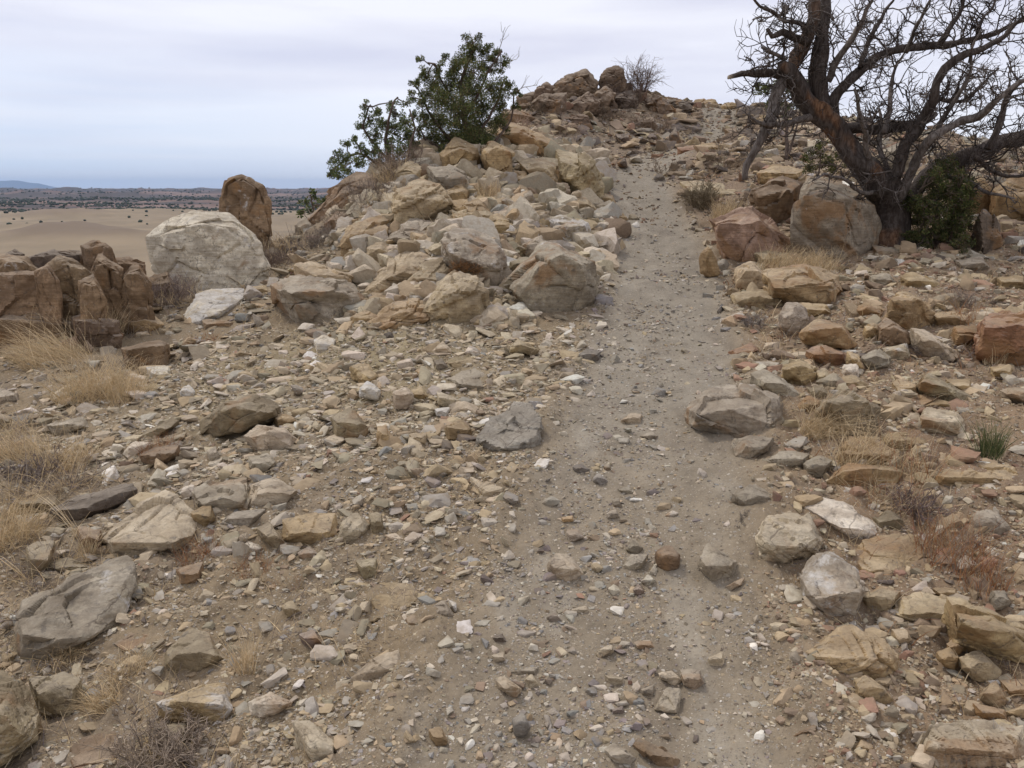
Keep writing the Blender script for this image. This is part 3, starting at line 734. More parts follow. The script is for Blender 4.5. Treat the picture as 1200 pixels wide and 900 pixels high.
ROCKS = '''
B brown l=.5|brown upright boulder standing behind the big white boulder|263,210 283,203 307,217 315,237 312,260 293,268 262,262 257,243|r=.25 f=.4 D=10.2 crag=.6
B white l=.55 s=.25|big white weathered boulder on the left crest|173,277 200,257 233,245 267,247 290,270 313,297 307,313 287,330 247,331 213,329 187,308|r=.25 f=.35 D=8.85 crag=.15
B brown s=.25 l=.45|dark brown cracked block at the far left edge of the outcrop|-30,318 0,307 33,308 67,323 72,347 63,375 20,392 -30,392|r=.15 f=.5 D=7.3 crag=.5
B brown|low dark block under the cracked block, overhanging pale grass|-25,375 10,362 42,362 85,378 87,396 62,412 35,410 0,402 -25,400|r=.3 f=.5 D=7.15
B brown s=.25 l=.45|tall brown block leaning right, second from the left in the outcrop|53,313 70,297 87,303 117,330 115,353 102,383 80,390 67,350|r=.2 f=.5 D=7.35 crag=.5
B brown s=.25|narrow leaning brown slab in the middle of the left outcrop|100,318 113,300 133,298 144,313 143,347 125,384 103,386 115,340|r=.2 f=.5 D=7.45 crag=.5
B brown s=.35|narrow rusty block at the right end of the left outcrop|141,330 155,311 170,311 177,340 172,372 142,377 133,362|r=.2 f=.5 D=7.5 crag=.5
R brown s=.35|rusty cap stone on top of the left outcrop|95,288 113,279 135,290 132,302 100,303|D=7.8 crag=.5
R dark|dark flat cap stone on the outcrop left of the rusty one|27,303 63,292 95,298 66,311 35,312|D=7.8 crag=.5
R dark|small dark knob at the left end of the outcrop top|5,298 18,291 28,298 25,308 5,308|D=7.9 crag=.5
R brown s=.25|thin brown stone poking up between outcrop and white boulder|133,303 150,300 170,310 160,322 140,320|D=8.0 crag=.5
R brown s=.35|brown rubble stone below the white boulder beside the outcrop|170,325 195,318 205,335 190,348 172,345|crag=.5
S white l=.9 s=.1|flat whitish patch of rock below the big white boulder|217,367 230,345 253,335 283,334 285,348 263,367 233,382 213,380|f=.9 r=.8
B grey s=.5 l=.5|smooth grey and tan boulder with a pointed left end|318,333 345,316 383,318 410,330 424,353 415,371 375,375 340,362|r=.35
S buff|yellowish ledge lying on top of the smooth pointed boulder|345,310 367,303 407,318 412,330 395,336 360,322|f=.9 r=.6 D=7.75
R tan|small flat tan stone stacked left of the pointed boulder|293,337 307,333 323,343 320,350 297,348|
R tan s=.6|second tan stone under the small flat one|293,352 320,352 318,363 300,364|
R grey|thin grey stone below the whitish flat patch|237,373 273,377 272,385 240,384|
R brown s=.5|squarish brown block left of the scree behind the grass|143,407 187,399 197,403 195,430 187,433 150,429|r=.25
R white l=.8|white chunk half buried in the scree, farthest up|367,398 380,391 393,398 391,413 373,414|
R white l=.8|white rock below the squarish brown block|172,431 197,428 201,444 180,449|
T white l=.9|small round white stone at the edge of the pale grass|210,457 220,449 228,459 221,468|
B buff st=3 l=.2|large pale yellow angular block on the rock pile|463,219 487,206 513,217 532,227 515,243 497,257 473,263 457,254|r=.4 f=.45
B tan s=.3|square block on the pile crest just under the juniper|516,180 533,160 558,170 564,187 548,203 510,189|r=.4
B grey s=.35|grey block wedged below the crest block under the juniper|500,193 520,190 547,203 554,220 537,234 510,219|r=.4
B tan l=.2 s=.5|upright tan block right of the juniper block on the crest|562,175 577,162 603,180 601,195 597,216 583,214 567,198|r=.3 f=.4
B ochre s=.7|long rusty boulder on top of the pile, above the upright tan block|578,155 593,140 617,147 643,157 653,170 648,184 617,182 590,171|r=.4
R buff|yellow angular rock under the long rusty boulder|607,188 630,183 653,193 650,208 633,221 616,204|r=.35
R tan|small tan rock left of the yellow angular rock|600,198 616,201 628,217 620,224 602,214|
R grey|tilted grey slab right end of the long rusty boulder|647,178 657,173 673,190 668,199 652,194|r=.3
B buff st=3 l=.2 s=.3|wide pale sheet of bedrock sloping down to the trail|650,174 680,180 705,205 709,226 696,240 672,226 652,204|r=.3 f=.7
R tan|tan knob at the foot of the sloping sheet beside the trail|704,225 718,229 723,242 704,241|
R grey|pale tilted block in the middle of the pile|587,228 609,240 607,254 586,248|r=.3
R grey|small grey block next to the pale tilted block|610,228 623,222 629,237 616,248|r=.3
R grey s=.2|bluish grey cube below the small grey block|627,237 641,247 639,259 619,254|r=.3
R buff|flat buff rock above the round lichened boulder|665,236 683,229 704,250 671,252|
S tan|thin tilted slab resting against the round lichened boulder|608,255 620,252 641,270 637,279 612,268|
B grey l=.85|round grey boulder blotched with white lichen on the pile|639,262 660,250 690,260 695,281 678,293 650,282|r=.35
R tan|tan rock at the trail edge right of the lichened boulder|707,248 722,246 736,255 728,262 712,256|
B grey l=.5 s=.45|large smooth grey boulder leaning beside the trail|595,345 618,315 634,281 655,283 697,308 702,326 694,350 663,371 633,371 600,364|r=.3 f=.45
B grey l=.6 s=.5 st=1|grey boulder with an orange cushion plant on its side|515,283 533,267 567,266 590,287 595,313 585,341 567,338 532,318|r=.3 f=.5
B buff st=1 s=.3|layered buff ledge at the upper left of the split outcrop|423,345 450,313 477,290 503,297 515,313 487,340 443,352|r=.5 f=.7
B buff st=3 s=.25|flat yellowish top of the split outcrop|465,340 498,303 525,302 530,317 515,340 480,350|r=.5 f=.8
B buff st=3 l=.4 s=.3|domed buff boulder at the right of the split outcrop|516,330 533,312 557,321 574,340 573,367 560,382 513,389 498,369|r=.35 f=.6
B tan st=3 s=.4|dark-seamed slanting slabs at the foot of the split outcrop|428,379 460,353 507,346 521,360 500,381 480,394 443,389|r=.5 f=.7
B grey st=1 l=.5|grey layered rock above the split outcrop|450,282 477,257 517,257 531,270 502,287 473,292|r=.5 f=.8
R brown|brown rock in grey brush at the left of the pile|380,262 397,246 417,250 418,266 397,275|
B tan s=.5|weathered rounded tan boulder in brush below the crest|398,279 417,257 443,253 461,267 452,284 420,299 396,292|r=.4
B brown l=.5|dark sided crest boulder below the left juniper|355,263 378,236 402,210 420,200 443,200 448,217 420,248 392,249 367,272|r=.3 f=.5
R tan|tan rock above the slab gap in the pile|565,259 583,251 608,267 600,278 586,282|
R olive|dark mouthed rock between plant boulder and big grey boulder|586,285 603,280 624,293 600,302 590,298|
R olive|small rock under the dark mouthed rock|594,308 617,299 621,307 607,320 595,318|
T buff|flat buff stone beside the trail below the big grey boulder|596,408 607,397 631,410 620,418|
T pale|pale stone at the head of the scree|507,411 517,399 531,410 520,420|
T buff|long buff stone on the scree below the domed boulder|524,424 553,417 559,427 533,435|
S grey|flat grey slab on the upper scree|519,445 560,429 574,447 563,458 533,457|f=.9 r=.7
T grey|upright small stone left of the long buff stone|509,423 518,419 526,432 513,437|
T white l=.9|bright white stone on the scree, largest white one|420,454 430,446 446,457 442,468 427,464|
T pale l=.6|blocky pale stone right of the bright white one|460,460 473,451 484,463 477,479 463,478|
T tan|tan wedge stone above right of the blocky pale stone|481,457 493,453 501,463 490,471|
S tan|flat tan slab on the scree above the bright white stone|409,427 433,424 441,440 427,451|f=.9 r=.7
T tan|pair-like small tan stone at the scree top|487,433 500,430 504,438 493,443|
B olive s=.45 l=.1|dark olive domed boulder alone on the left scree|238,492 263,472 300,462 326,477 326,489 287,508 257,513 239,504|r=.3 f=.5
R pale s=.5|two-toned rounded rock right below the olive domed boulder|287,511 303,499 333,502 348,515 341,531 310,531|r=.35
R tan|knobby tan stone at the right end of the olive boulder|317,484 343,486 348,495 327,501|
B grey s=.3|flat topped grey block left of the pale pointed slab|222,571 240,564 288,559 296,573 288,598 257,605 232,591|r=.6 f=.8
S pale s=.2|pale pointed slab beside the flat topped grey block|296,563 313,555 353,573 333,594 292,595|r=.6 f=.8
R tan st=3|tan block with a flat top and shadowed foot on the left bank|331,604 391,599 394,627 377,639 333,632|r=.6
B pale l=.4 s=.2|broad pale triangular boulder low on the left bank|118,629 140,609 197,576 225,600 232,623 207,644 173,659 132,652|r=.65 f=.85
S dark s=.3|long dark plank shaped rock at the left|48,602 87,583 160,562 165,570 133,591 63,620|r=.55 f=.6
R brown s=.6|brownish rock behind the dark plank rock with rusty twigs|165,534 187,520 210,519 209,533 180,547|
S olive|thin slab tilted beside the olive domed boulder|162,510 203,489 209,493 180,512|
T olive|small olive stone at the tip of the thin slab|199,513 218,506 217,513 203,519|
R tan|small tan block at the corner of the broad pale boulder|222,601 247,589 253,613 233,620|
S grey|thin grey slab under the flat topped grey block|258,614 273,600 311,597 290,618|
T olive|finger shaped stone pointing down right on the left bank|301,618 317,612 336,637 327,645|
T blue l=.6|blue grey egg stone below the flat topped tan block|349,648 363,639 374,648 360,659|
B grey s=.3 l=.5|big flat grey slab with knobs at the lower left|15,742 27,702 110,656 144,652 154,667 148,715 110,742 67,765 27,775|r=.75 f=.85
R olive|upright olive rock at the left edge above the big knobby slab|32,638 64,632 57,661 37,681 31,661|
R olive|olive rock between upright rock and knobby slab|56,661 77,651 104,664 83,675|
R brown|brown wedge rock left of the broad pale boulder|89,614 117,622 121,651 97,645|
R olive|dull rock behind the left end of the dark plank|18,588 67,577 71,594 43,605|
T grey|upright grey chip below the olive domed boulder|242,528 253,522 259,540 248,544|
R grey|light grey angular stone left of the two-toned rock|292,534 313,531 326,543 310,554 292,548|
R grey|grey rock at the left picture edge by the grass, upper|-8,455 0,453 23,462 20,473 -8,474|
R olive|olive rock at the left picture edge by the grass, lower|-8,482 13,489 8,504 -8,505|
S grey|low dusty slab in the grass at the left|54,498 97,487 104,500 67,511|
S grey s=.5|buried slab with a bluish top above the dark rock|126,748 160,736 191,740 184,768 150,767|f=.9 r=.7
R olive s=.4|shell shaped olive rock right of the bluish topped slab|192,758 217,737 244,743 264,773 237,788 213,794 197,781|r=.5
R tan l=.75|brown rock with a white patch near the bottom left|184,824 217,806 264,799 273,833 260,848 200,839|r=.5
R white l=.6 s=.6|half white half brown chunk near the bottom left|291,821 317,812 341,823 310,843 293,841|r=.4
R pale s=.3|pointed pale rock at the bottom, left of the trail|342,844 363,846 393,870 391,898 370,894 352,868|r=.6
R olive|dark rounded rock near the bottom left corner|34,795 77,786 94,797 81,844 50,839|r=.45
B olive s=.5 st=1|big olive boulder cut by the bottom left corner|-30,790 0,789 20,797 46,830 44,848 20,869 -30,920|r=.5
S brown|low brown slab under dry twigs at the bottom left|85,868 133,856 144,880 131,905 78,905|f=.9 r=.8
T buff|buff nut shaped stone among twigs left of the trail|329,708 343,704 354,717 337,723|
T purple|dark purple stone in the dirt left of the trail|351,744 367,737 381,757 363,762|
T olive|square olive stone next to the white patched brown rock|196,849 218,847 218,871 200,871|
R brown s=.5|brown stone under the red twigs on the left bank|207,666 237,659 233,681 213,689|
T white s=.7 l=.5|pinkish white stone beside the red twigs|282,641 293,634 308,642 300,650 287,649|
R olive|olive angular block in the middle of the scree|388,488 413,477 431,500 425,514 397,516|r=.5
B blue l=.35 s=.3 |bluish grey boulder sunk in the trail edge|561,511 577,483 613,466 634,473 635,527 603,537 582,524|r=.8 f=.95
R tan|round topped tan stone left of the bluish sunken boulder|521,501 540,491 553,503 547,516 527,516|
T tan|upright tan chip in the middle of the scree|442,500 453,497 458,517 450,523 442,513|
T white l=.95|bright white chip above the round topped tan stone|509,478 527,477 522,488 512,486|
T pale|flat pale chip up left of the bluish sunken boulder|512,457 540,469 530,478 513,468|
T buff|buff chip between the scree middle and the white chip|479,507 500,508 498,521 483,518|
T pale|small pale chip below the bluish sunken boulder|546,541 558,541 561,553 550,554|
T pale l=.6|two-ended pale stone on the bank above the middle of the trail|561,573 570,564 591,570 591,584 567,584|
R pale|pale angular stone right of the flat topped tan block|394,637 400,613 415,597 434,617 417,634|r=.55
T olive|upright dark stone right of the pale angular stone|432,601 448,600 448,630 437,631|
T pale|pale lozenge stone left of the trail middle|451,627 462,622 476,633 467,641|
T olive|dark square stone below the pale lozenge stone|417,657 443,654 441,678 427,679|
S tan s=.4|buried dusty tan slab left of the trail|428,692 447,682 480,684 492,697 488,709 440,717|f=.9 r=.8
R pale s=.35|pale potato shaped rock alone in the trail|642,661 653,646 670,653 685,673 667,684 653,679|r=.4
R pale|pale wedge rock with a white upper edge, bottom left of the trail|412,795 433,773 466,762 472,790 450,805 423,804|r=.5
T tan|tan oblong stone at the bottom of the trail|502,854 517,851 526,873 513,879|
R blue l=.1 s=.1|dark grey egg shaped stone at the bottom of the trail|599,841 612,834 624,853 614,869 602,864|r=.4 q=9
T pale|curved pale stone in the lower trail|581,797 590,792 611,807 607,819 597,814|
T grey|flat grey chip above the curved pale stone|596,788 630,781 627,791 607,793|
T pale|forked pale stone right of the curved one|614,798 623,789 633,805 623,808|
T pale|small square pale stone above the flat grey chip|576,768 590,764 593,775 580,777|
T brown|round brown disc stone in the lower left trail|476,724 487,719 494,730 487,741 477,734|
T grey|rounded grey stone above right of the brown disc|502,714 520,702 534,723 527,730 507,724|
T white l=.9|white leaf shaped chip leaning on the rounded grey stone|526,703 535,706 534,719|
T tan|tan sliver between brown disc and rounded grey stone|489,717 503,719 511,730 500,731|
T white l=.9|white sliver under the brown disc stone|491,744 503,734 509,738 502,746|
R brown q=10 s=.6|smooth rounded brown cobble on the right of the trail|766,648 783,637 799,650 799,668 783,674 769,661|r=.35
T grey|grey stone touching the smooth brown cobble|729,664 740,649 759,650 754,661 737,672|
T grey|small grey block up left of the smooth brown cobble|732,641 740,632 754,642 747,651|
R grey l=.4 s=.2|squared grey block at the right edge of the trail|816,648 830,637 863,658 858,676 837,684|r=.5
T pale|pale splinter below the squared grey block|849,688 873,676 870,683 853,693|
T white l=.8|white chip below the smooth brown cobble|751,681 760,672 768,680 758,688|
T purple|purple pebble below the white chip by the cobble|741,691 748,684 756,693 748,701|
S pale|pale flat stone left in the cluster low on the trail|771,788 787,786 801,798 790,803 773,794|f=.9
S grey|grey square flake at the top of the low trail cluster|796,784 820,785 824,800 813,808 799,801|f=.95
S grey|rectangular grey flake pressed in the low trail|782,803 800,807 793,838 767,831|f=.98 r=.8
T grey|grey chip left of the rectangular flake|751,808 767,802 765,819 753,814|
T pale|pale oval stone left of the low trail cluster|709,791 730,794 731,802 717,803|
S brown s=.7|long reddish brown shard at the bottom edge of the trail|738,868 750,864 799,890 792,904 775,903|r=.5 f=.9
S grey|curved grey shard beside the long reddish brown one|709,878 720,871 748,890 740,899 720,894|f=.9
T pale|slim pale stone in the middle of the lower trail|697,764 717,754 719,763 703,771|
T pale|pale cube stone on the lower right of the trail|829,771 847,764 849,780 833,781|
T pale|pale pebble pair left of the trail middle, larger one|669,714 687,709 693,720 673,721|
T grey|grey pebble next to the pale pebble|641,723 650,717 659,728 647,729|
T grey|rounded grey stone on the left of the trail above the potato rock|662,621 677,619 684,628 670,636|
S grey|half buried grey slab in the lower trail|742,751 763,751 768,760 747,760|f=.95
T purple|small purplish round stone above the low trail cluster|717,831 730,827 731,837 718,838|
T dark|dark chip on the lower left of the trail|577,746 588,741 594,753 582,754|
T pale|boxy pale stone in the middle of the trail, halfway up|727,493 740,484 752,485 751,498 740,498|
T grey|flat grey stone below the boxy pale one|750,511 763,505 771,511 763,516|
T blue|bluish oval stone left on the trail halfway up|670,546 678,542 692,550 688,558 675,552|
T blue|bluish flat stone right of the bluish oval|695,561 701,553 714,565 705,570|
T grey|tiny pale grey stone above the bluish flat one|707,545 715,543 717,551 710,552|
T grey|grey lump in the trail below the bluish stones|710,601 722,596 726,606 712,608|
T white|white almond stone on the trail|778,605 787,598 795,601 786,607|
T grey|thin grey stone above the grey lump in the trail|724,573 736,570 746,579 735,580|
R blue|dark bluish stone at the left edge of the upper trail|678,416 688,408 703,412 702,422 688,425|
T grey|upright grey chip above the grey lump|717,586 725,583 728,595 720,596|
T ochre|ochre brick chip left of the trail lump|658,606 671,604 672,611 660,612|
T white l=.8|upright white stone on the upper trail|715,401 722,398 726,410 716,411|
T tan|tan stone by the bend of the upper trail|703,276 718,274 728,280 715,286|
T purple|small purple stone at the foot of the pile by the upper trail|699,296 710,295 712,304 702,303|
T white l=.8|white stone on the trail at the bend|740,263 747,259 752,267 744,271|
B grey l=.55 s=.45|large grey boulder overhanging the right edge of the trail|805,477 833,447 867,449 911,467 919,497 903,512 867,512 830,499 810,489|r=.5 f=.6
R grey|flat topped grey rock below the large overhanging boulder|859,516 883,509 908,512 897,528 873,540 862,535|
R grey s=.3|long tilted grey block behind the overhanging boulder|881,438 898,431 933,455 944,467 933,475 903,464|r=.35
R tan s=.5|tan wedge block stacked over the long tilted block|914,428 933,419 957,430 959,447 943,457 927,444|r=.3
R buff|small buff block right of the tan wedge|956,434 967,431 978,443 970,455 958,448|
R olive|olive knob under the small buff block|946,454 963,449 973,463 957,472|
R ochre s=.8|ochre block in shade behind the straw tuft|930,479 947,462 964,470 961,487 937,489|
B olive s=.4 st=4|big squared block with a leaning flat face right of the straw tuft|963,472 993,454 1031,478 1028,503 1017,517 997,509 962,485|r=.25 f=.5
R tan|tan rock behind the big squared block|971,444 1000,439 1021,453 1007,461 980,458|
R olive|dark block between overhanging boulder and the stack|899,461 913,459 921,480 910,485|
R red s=.6 l=.5|reddish block with a white corner on the right bank|945,411 960,401 991,413 993,428 970,429|r=.5
R tan s=.7|orange tan humped rock above the reddish block|939,391 957,372 987,379 1004,403 997,409 967,404|r=.4
R grey s=.1|blue grey block left of the humped rock|912,371 923,352 944,356 948,377 933,391 920,388|r=.35
R tan|tan flat rock on top of the blue grey block|932,354 967,356 974,367 947,373|
B tan s=.5 l=.2|large flat topped tan boulder on the right bank|896,321 933,306 981,323 986,343 973,357 947,349 903,335|r=.5 f=.7
R buff|long buff block at the upper right edge of the trail|857,344 900,337 921,347 918,359 863,359|r=.5
R buff l=.4|split buff rock above the long buff block|862,314 880,306 898,323 893,338 863,338|r=.4
R buff|flat buff rock beneath the reddish triangular boulder|879,299 890,291 923,297 924,307 903,309|
R tan|thin upright slab standing at the upper trail edge|820,298 832,287 844,317 840,326 826,314|r=.15
B pinkish s=.6|reddish triangular boulder right of the upper trail|833,262 877,242 898,260 928,287 924,301 883,304 836,289|r=.3 f=.5
B grey s=.6 l=.3|biggest squared grey boulder beside the dead tree|924,266 947,209 987,219 1032,247 1022,284 993,305 973,295 928,279|r=.2 f=.4
B brown|brown broken block left of the biggest squared boulder|878,219 913,206 938,216 934,242 907,265 883,240|r=.3
R tan|tan cap rock behind the brown broken block|889,202 910,190 941,199 934,214 913,216|
S buff l=.2|pale flat ledge left of the dead tree|800,216 825,211 868,215 871,234 815,239|r=.5 f=.7
R grey|grey stone under the dead tree trunk|1020,323 1040,318 1052,333 1030,340|
R tan|tan angular rock in front of the green bush|1056,324 1067,316 1104,333 1101,345 1073,342|
S grey|flat grey slab in the shade at the foot of the dead tree|1022,287 1060,294 1061,304 1027,300|
B tan st=2 s=.3|jagged pale block with a split face on the right slope|1041,351 1063,338 1080,348 1095,367 1073,378 1065,390 1048,367|r=.3
S pale s=.2|long pale slab leaning down the right slope|1068,383 1083,386 1122,413 1118,422 1092,417|r=.4
R tan s=.7|rusty tan rock left of the jagged pale block|1002,361 1017,352 1038,363 1030,375 1010,372|
R tan|small tan rock under the rusty tan rock|1012,381 1023,376 1038,390 1030,399 1016,394|
R brown|brown shaded block below the jagged pale block|1029,381 1040,369 1064,389 1068,409 1047,405|
R grey|rounded grey rock on the right slope|1009,418 1027,409 1044,420 1040,432 1017,432|
R pale l=.8|white mottled flat rock right of the rounded grey one|1034,408 1063,402 1068,420 1047,424|
R tan|humped tan rock near the fallen branches|1092,368 1123,362 1141,377 1137,384 1100,379|
B red s=.7 st=4|dark red split block at the right picture edge|1145,381 1160,366 1225,366 1225,428 1167,422 1146,415|r=.2
R ochre s=.6|ochre stone left of the dark red split block|1116,381 1147,382 1148,394 1120,407|
B olive s=.3 st=3|long ridged tan block on the right slope|1072,454 1090,436 1113,449 1145,468 1130,477 1100,469|r=.3
R tan|tan rock left of the long ridged block|1046,448 1057,442 1073,449 1076,462 1057,469|
S ochre s=.6|flat ochre slab below the long ridged block|1056,473 1077,462 1101,466 1083,476 1067,482|
S ochre|small ochre slab right of the flat ochre one|1079,478 1103,466 1118,472 1113,482|
R pale st=1 l=.2|pale layered block below the ochre slabs|1076,488 1087,477 1121,482 1129,493 1128,517 1100,514 1077,505|r=.4
R tan|tan dusty rock right of the rounded layered rock|1032,508 1083,506 1091,517 1060,532 1036,519|f=.8
S grey|thin pale flake by the tan dusty rock|1091,511 1117,516 1110,524|
S tan|dust covered slab left of the long flat slab|1079,524 1110,526 1131,543 1093,549|f=.9 r=.8
S tan s=.6 st=1|long flat tan slab on the right with a dark underside|1094,556 1113,546 1188,542 1199,565 1180,577 1135,575 1100,569|r=.5 f=.8
B tan st=1 s=.5 l=.4|rounded layered rock beside the straw tuft|981,534 998,509 1033,516 1057,530 1057,545 1027,549 988,545|r=.5 f=.6
R tan s=.6|second layer of rock under the rounded layered rock|971,564 987,543 1047,547 1057,554 1047,575 987,573|r=.3
R grey|grey rock under the drooping straw|942,544 957,531 974,540 963,559 946,555|
R grey|flat grey rock left of the one under the straw|899,538 920,526 948,532 940,549 910,552|
R grey s=.6|knobby grey rock at the right trail edge|858,578 880,567 908,580 903,599 880,602|r=.4
T tan|small tan stone right of the knobby grey rock|911,586 923,581 936,590 927,597|
S white l=.5 s=.3|long whitish slab tilted on the right bank|938,591 963,577 1007,596 1037,617 1020,633 1000,629 966,612|r=.7 f=.8
B pale st=2 l=.3 s=.35|round pale boulder with fine grooves right of the trail|885,628 897,606 930,596 948,603 965,633 954,648 923,670 896,655|r=.45 f=.6
R olive|olive round rock behind the long whitish slab|1025,608 1043,597 1059,610 1054,624 1032,625|
S tan s=.5|broad flat tan rock in the dirt on the right|995,648 1013,632 1067,622 1082,650 1053,679 1012,679|r=.8 f=.9
R grey|grey flat sided rock near the rusty grass|1139,608 1147,596 1168,599 1184,620 1173,629 1142,625|
B grey l=.7 s=.15|white crusted grey boulder below the round pale boulder|936,671 947,654 973,648 1002,667 1015,688 1001,725 973,730 948,692|r=.5 f=.6
B tan st=3 s=.5|large wedge shaped tan boulder at the lower right|937,764 997,732 1035,746 1052,767 1055,792 1033,803 987,796 948,780|r=.55 f=.6
R tan|tan block below the large wedge shaped boulder|1003,798 1013,790 1038,807 1047,822 1030,835 1003,822|r=.4
T purple l=.8|purple stone with white quartz under the wedge boulder|978,801 992,796 1002,803 990,819 978,815|
R buff|buff hollow rock left of the curved buff slab|1011,698 1033,686 1055,692 1040,719 1019,712|
S buff l=.3|buff curved slab between hollow rock and long plank|1046,704 1077,694 1119,702 1120,718 1087,732 1051,719|r=.6 f=.8
B tan s=.5|long plank shaped boulder at the right picture edge|1111,700 1130,702 1225,748 1225,790 1177,762 1115,729|r=.35 f=.6
R buff|buff nugget rock below the long plank boulder|1125,771 1147,761 1175,787 1168,802 1146,795|r=.4
R ochre|orange stone left of the buff nugget rock|1098,764 1113,759 1125,773 1118,787 1109,782|
T ochre|small ochre stone above the orange stone|1109,754 1123,746 1131,757 1123,769|
B pale st=4 l=.5|large pale fractured block at the bottom right corner|1068,895 1090,849 1133,846 1151,837 1195,852 1203,905 1075,905|r=.6 f=.7
R buff|buff rock above the pale fractured corner block|1148,814 1167,796 1182,823 1170,832|
R ochre|ochre rock at the right edge above the corner block|1171,798 1220,795 1220,822 1182,822|
R ochre s=.7|rusty stone lying on top of the corner block|1141,824 1177,832 1184,849 1153,842|
R tan|tan rock at the right edge touching the corner block|1178,834 1210,822 1210,846|
T grey|grey flat stone low on the right bank|1021,841 1047,842 1051,858 1033,859|
T buff|buff chip right of the grey flat stone low on the bank|1052,839 1070,836 1078,849 1057,849|
R brown s=.6|dusty spindle rock at the bottom right of the trail|918,868 957,846 958,864 940,872|
T tan|half sunk tan stone at the bottom right|998,881 1010,866 1023,873 1017,889|
T tan|tan stone tucked under the curved buff slab's right tip|1093,689 1120,689 1123,701 1107,702|
R grey|grey and buff stone in rusty grass at the right|1160,691 1177,692 1185,707 1167,717|
T buff|buff stone behind the wedge shaped boulder|1045,737 1063,736 1068,750 1057,758|
T white s=.6 l=.6|pinkish white stone on the wedge boulder's far side|1014,734 1030,732 1032,743 1017,746|
T grey|grey buried stone left of the white crusted boulder|911,686 927,682 941,692 920,698|
R pale|pale rock at the right picture edge on the slope|1172,457 1187,452 1212,456 1212,476|
R tan|tan rock at the right edge below the red split block|1161,431 1187,426 1185,444 1167,442|
R tan|tan flat rock behind the long ridged block|1108,444 1137,444 1139,461 1120,455|
S red s=.6|reddish flat slab at the right edge of the upper trail|850,414 880,402 888,410 857,421|f=.8
T white l=.9|white finger shaped stone by the upper trail|840,376 870,364 874,368 850,379|
R grey l=.6|whitish grey stone at the left of the stack|884,423 913,424 911,438 890,432|
T white|white squared chip below the reddish block|987,427 1006,426 1006,444 997,443|
T white l=.95|brilliant white chip on the right bank|972,441 991,441 981,449|
R tan|small leaning slab right of the reddish block|991,410 1007,416 1013,434 997,421|
R dark|dark stone where the trail bends at the flat ledge|784,227 795,220 802,229 792,234|
B kbrown l=.45|small round boulder at the left foot of the knoll top|626,103 637,95 648,100 641,112 628,113|D=18.8 crag=.85
B kbrown l=.5|long brown boulder along the knoll crest|646,98 665,89 687,80 701,90 698,104 680,112 651,117|D=18.9 crag=.85
B kbrown l=.45 s=.3|peak boulder at the top of the knoll|701,92 714,78 731,76 734,92 717,102 704,100|D=19.2 crag=.85
B kbrown l=.45|dark boulder low on the left of the knoll|624,121 640,109 663,109 656,134 629,134|crag=.85
B kbrown l=.45 s=.3|rusty squared boulder in the middle of the knoll face|666,123 678,114 692,106 702,120 693,134 666,134|crag=.85
B kbrown l=.45|tan boulder under the knoll peak|694,112 712,99 721,109 711,127 699,124|crag=.85
B dark|dark boulder under the bare shrub on the knoll|716,112 740,104 747,117 731,127|crag=.85
B kbrown l=.45|long low boulder at the foot of the knoll|664,136 690,134 694,148 667,149|crag=.85
B kbrown l=.5|sloping boulder at the right shoulder of the knoll|753,122 765,111 786,119 792,134 764,137|crag=.85
B dark|dark boulder at the right end of the knoll skyline|781,116 800,116 808,128 795,132|crag=.85
B tan|flat topped boulder on the skyline by the trail crest|810,124 816,116 838,115 842,127 813,128|D=22.3
R dark|dark upright stone beside the far trail|784,159 792,149 798,165 790,171|
R dark|dark angled stone below the knoll|719,156 737,156 741,168 725,167|crag=.85
R red|dark reddish stone at the side of the far trail|794,173 815,170 817,181 800,183|
R tan|tan mound rock on the far trail's right|814,171 837,166 844,176 820,181|
R kbrown|brown rock at the far left foot of the knoll|606,113 627,106 626,121 609,127|D=18.2 crag=.85
R brown|brown rock above the juniper's right side|589,134 607,126 627,138 610,144|D=16.8
R kbrown|small brown rock right of the knoll's long low boulder|751,141 765,136 770,148 755,151|crag=.85
R dark|small dark stone left on the upper slope|723,191 732,184 736,196|
R grey|grey stone by the upper slope path|738,186 750,181 754,191|
R brown|brown stone near the crest of the far trail|849,151 863,149 864,162|
B tan l=.2|skyline boulder left of the dead tree's crown|845,124 858,119 870,122 868,130 848,131|D=21
B grey|grey tilted boulder seen between the dead tree's limbs|1024,183 1053,166 1069,178 1047,196|D=11.6
B dark s=.6|dark brown boulder at the right foot of the green bush|1141,267 1153,242 1172,262 1174,289 1153,297|r=.2
B ochre s=.7|ochre boulder right of the green bush at the picture edge|1163,222 1190,206 1225,212 1225,255 1172,250|D=9.6
B ochre s=.6|yellow brown block under the ochre boulder|1175,270 1225,256 1225,305 1180,303|D=9.0
R ochre|ochre rock above the dark brown boulder|1128,215 1150,205 1163,222 1140,238|D=9.9
R grey|grey slab on the slope right below the bush|1120,305 1150,300 1160,314 1128,318|
R tan|tan slab by the fallen twigs at the right|1168,325 1199,322 1205,338 1175,340|
R grey|grey rock half in brush at the left of the pile|345,262 356,254 372,268 358,278|
R tan|tan rock in a gap above the domed boulder|543,240 560,232 575,248 560,262|
R tan|tan rock between pale yellow block and crest block|528,236 545,232 556,246 540,254|
R buff|buff rock above the slope sheet's left end|633,200 648,197 655,214 642,222|
R grey|grey rock low on the pile by the lichened boulder|622,270 637,272 634,283 618,282|
R tan|tan rock touching the plant boulder's upper right|560,262 577,258 586,272 570,280|
R tan|tan rock below the sloping bedrock sheet|655,230 668,228 676,242 660,246|
B brown l=.4 s=.25|cracked dark block rising at the left picture edge behind the flat topped block|-30,300 0,296 30,300 48,318 40,340 -30,345|r=.2 f=.5 D=7.6 crag=.4 
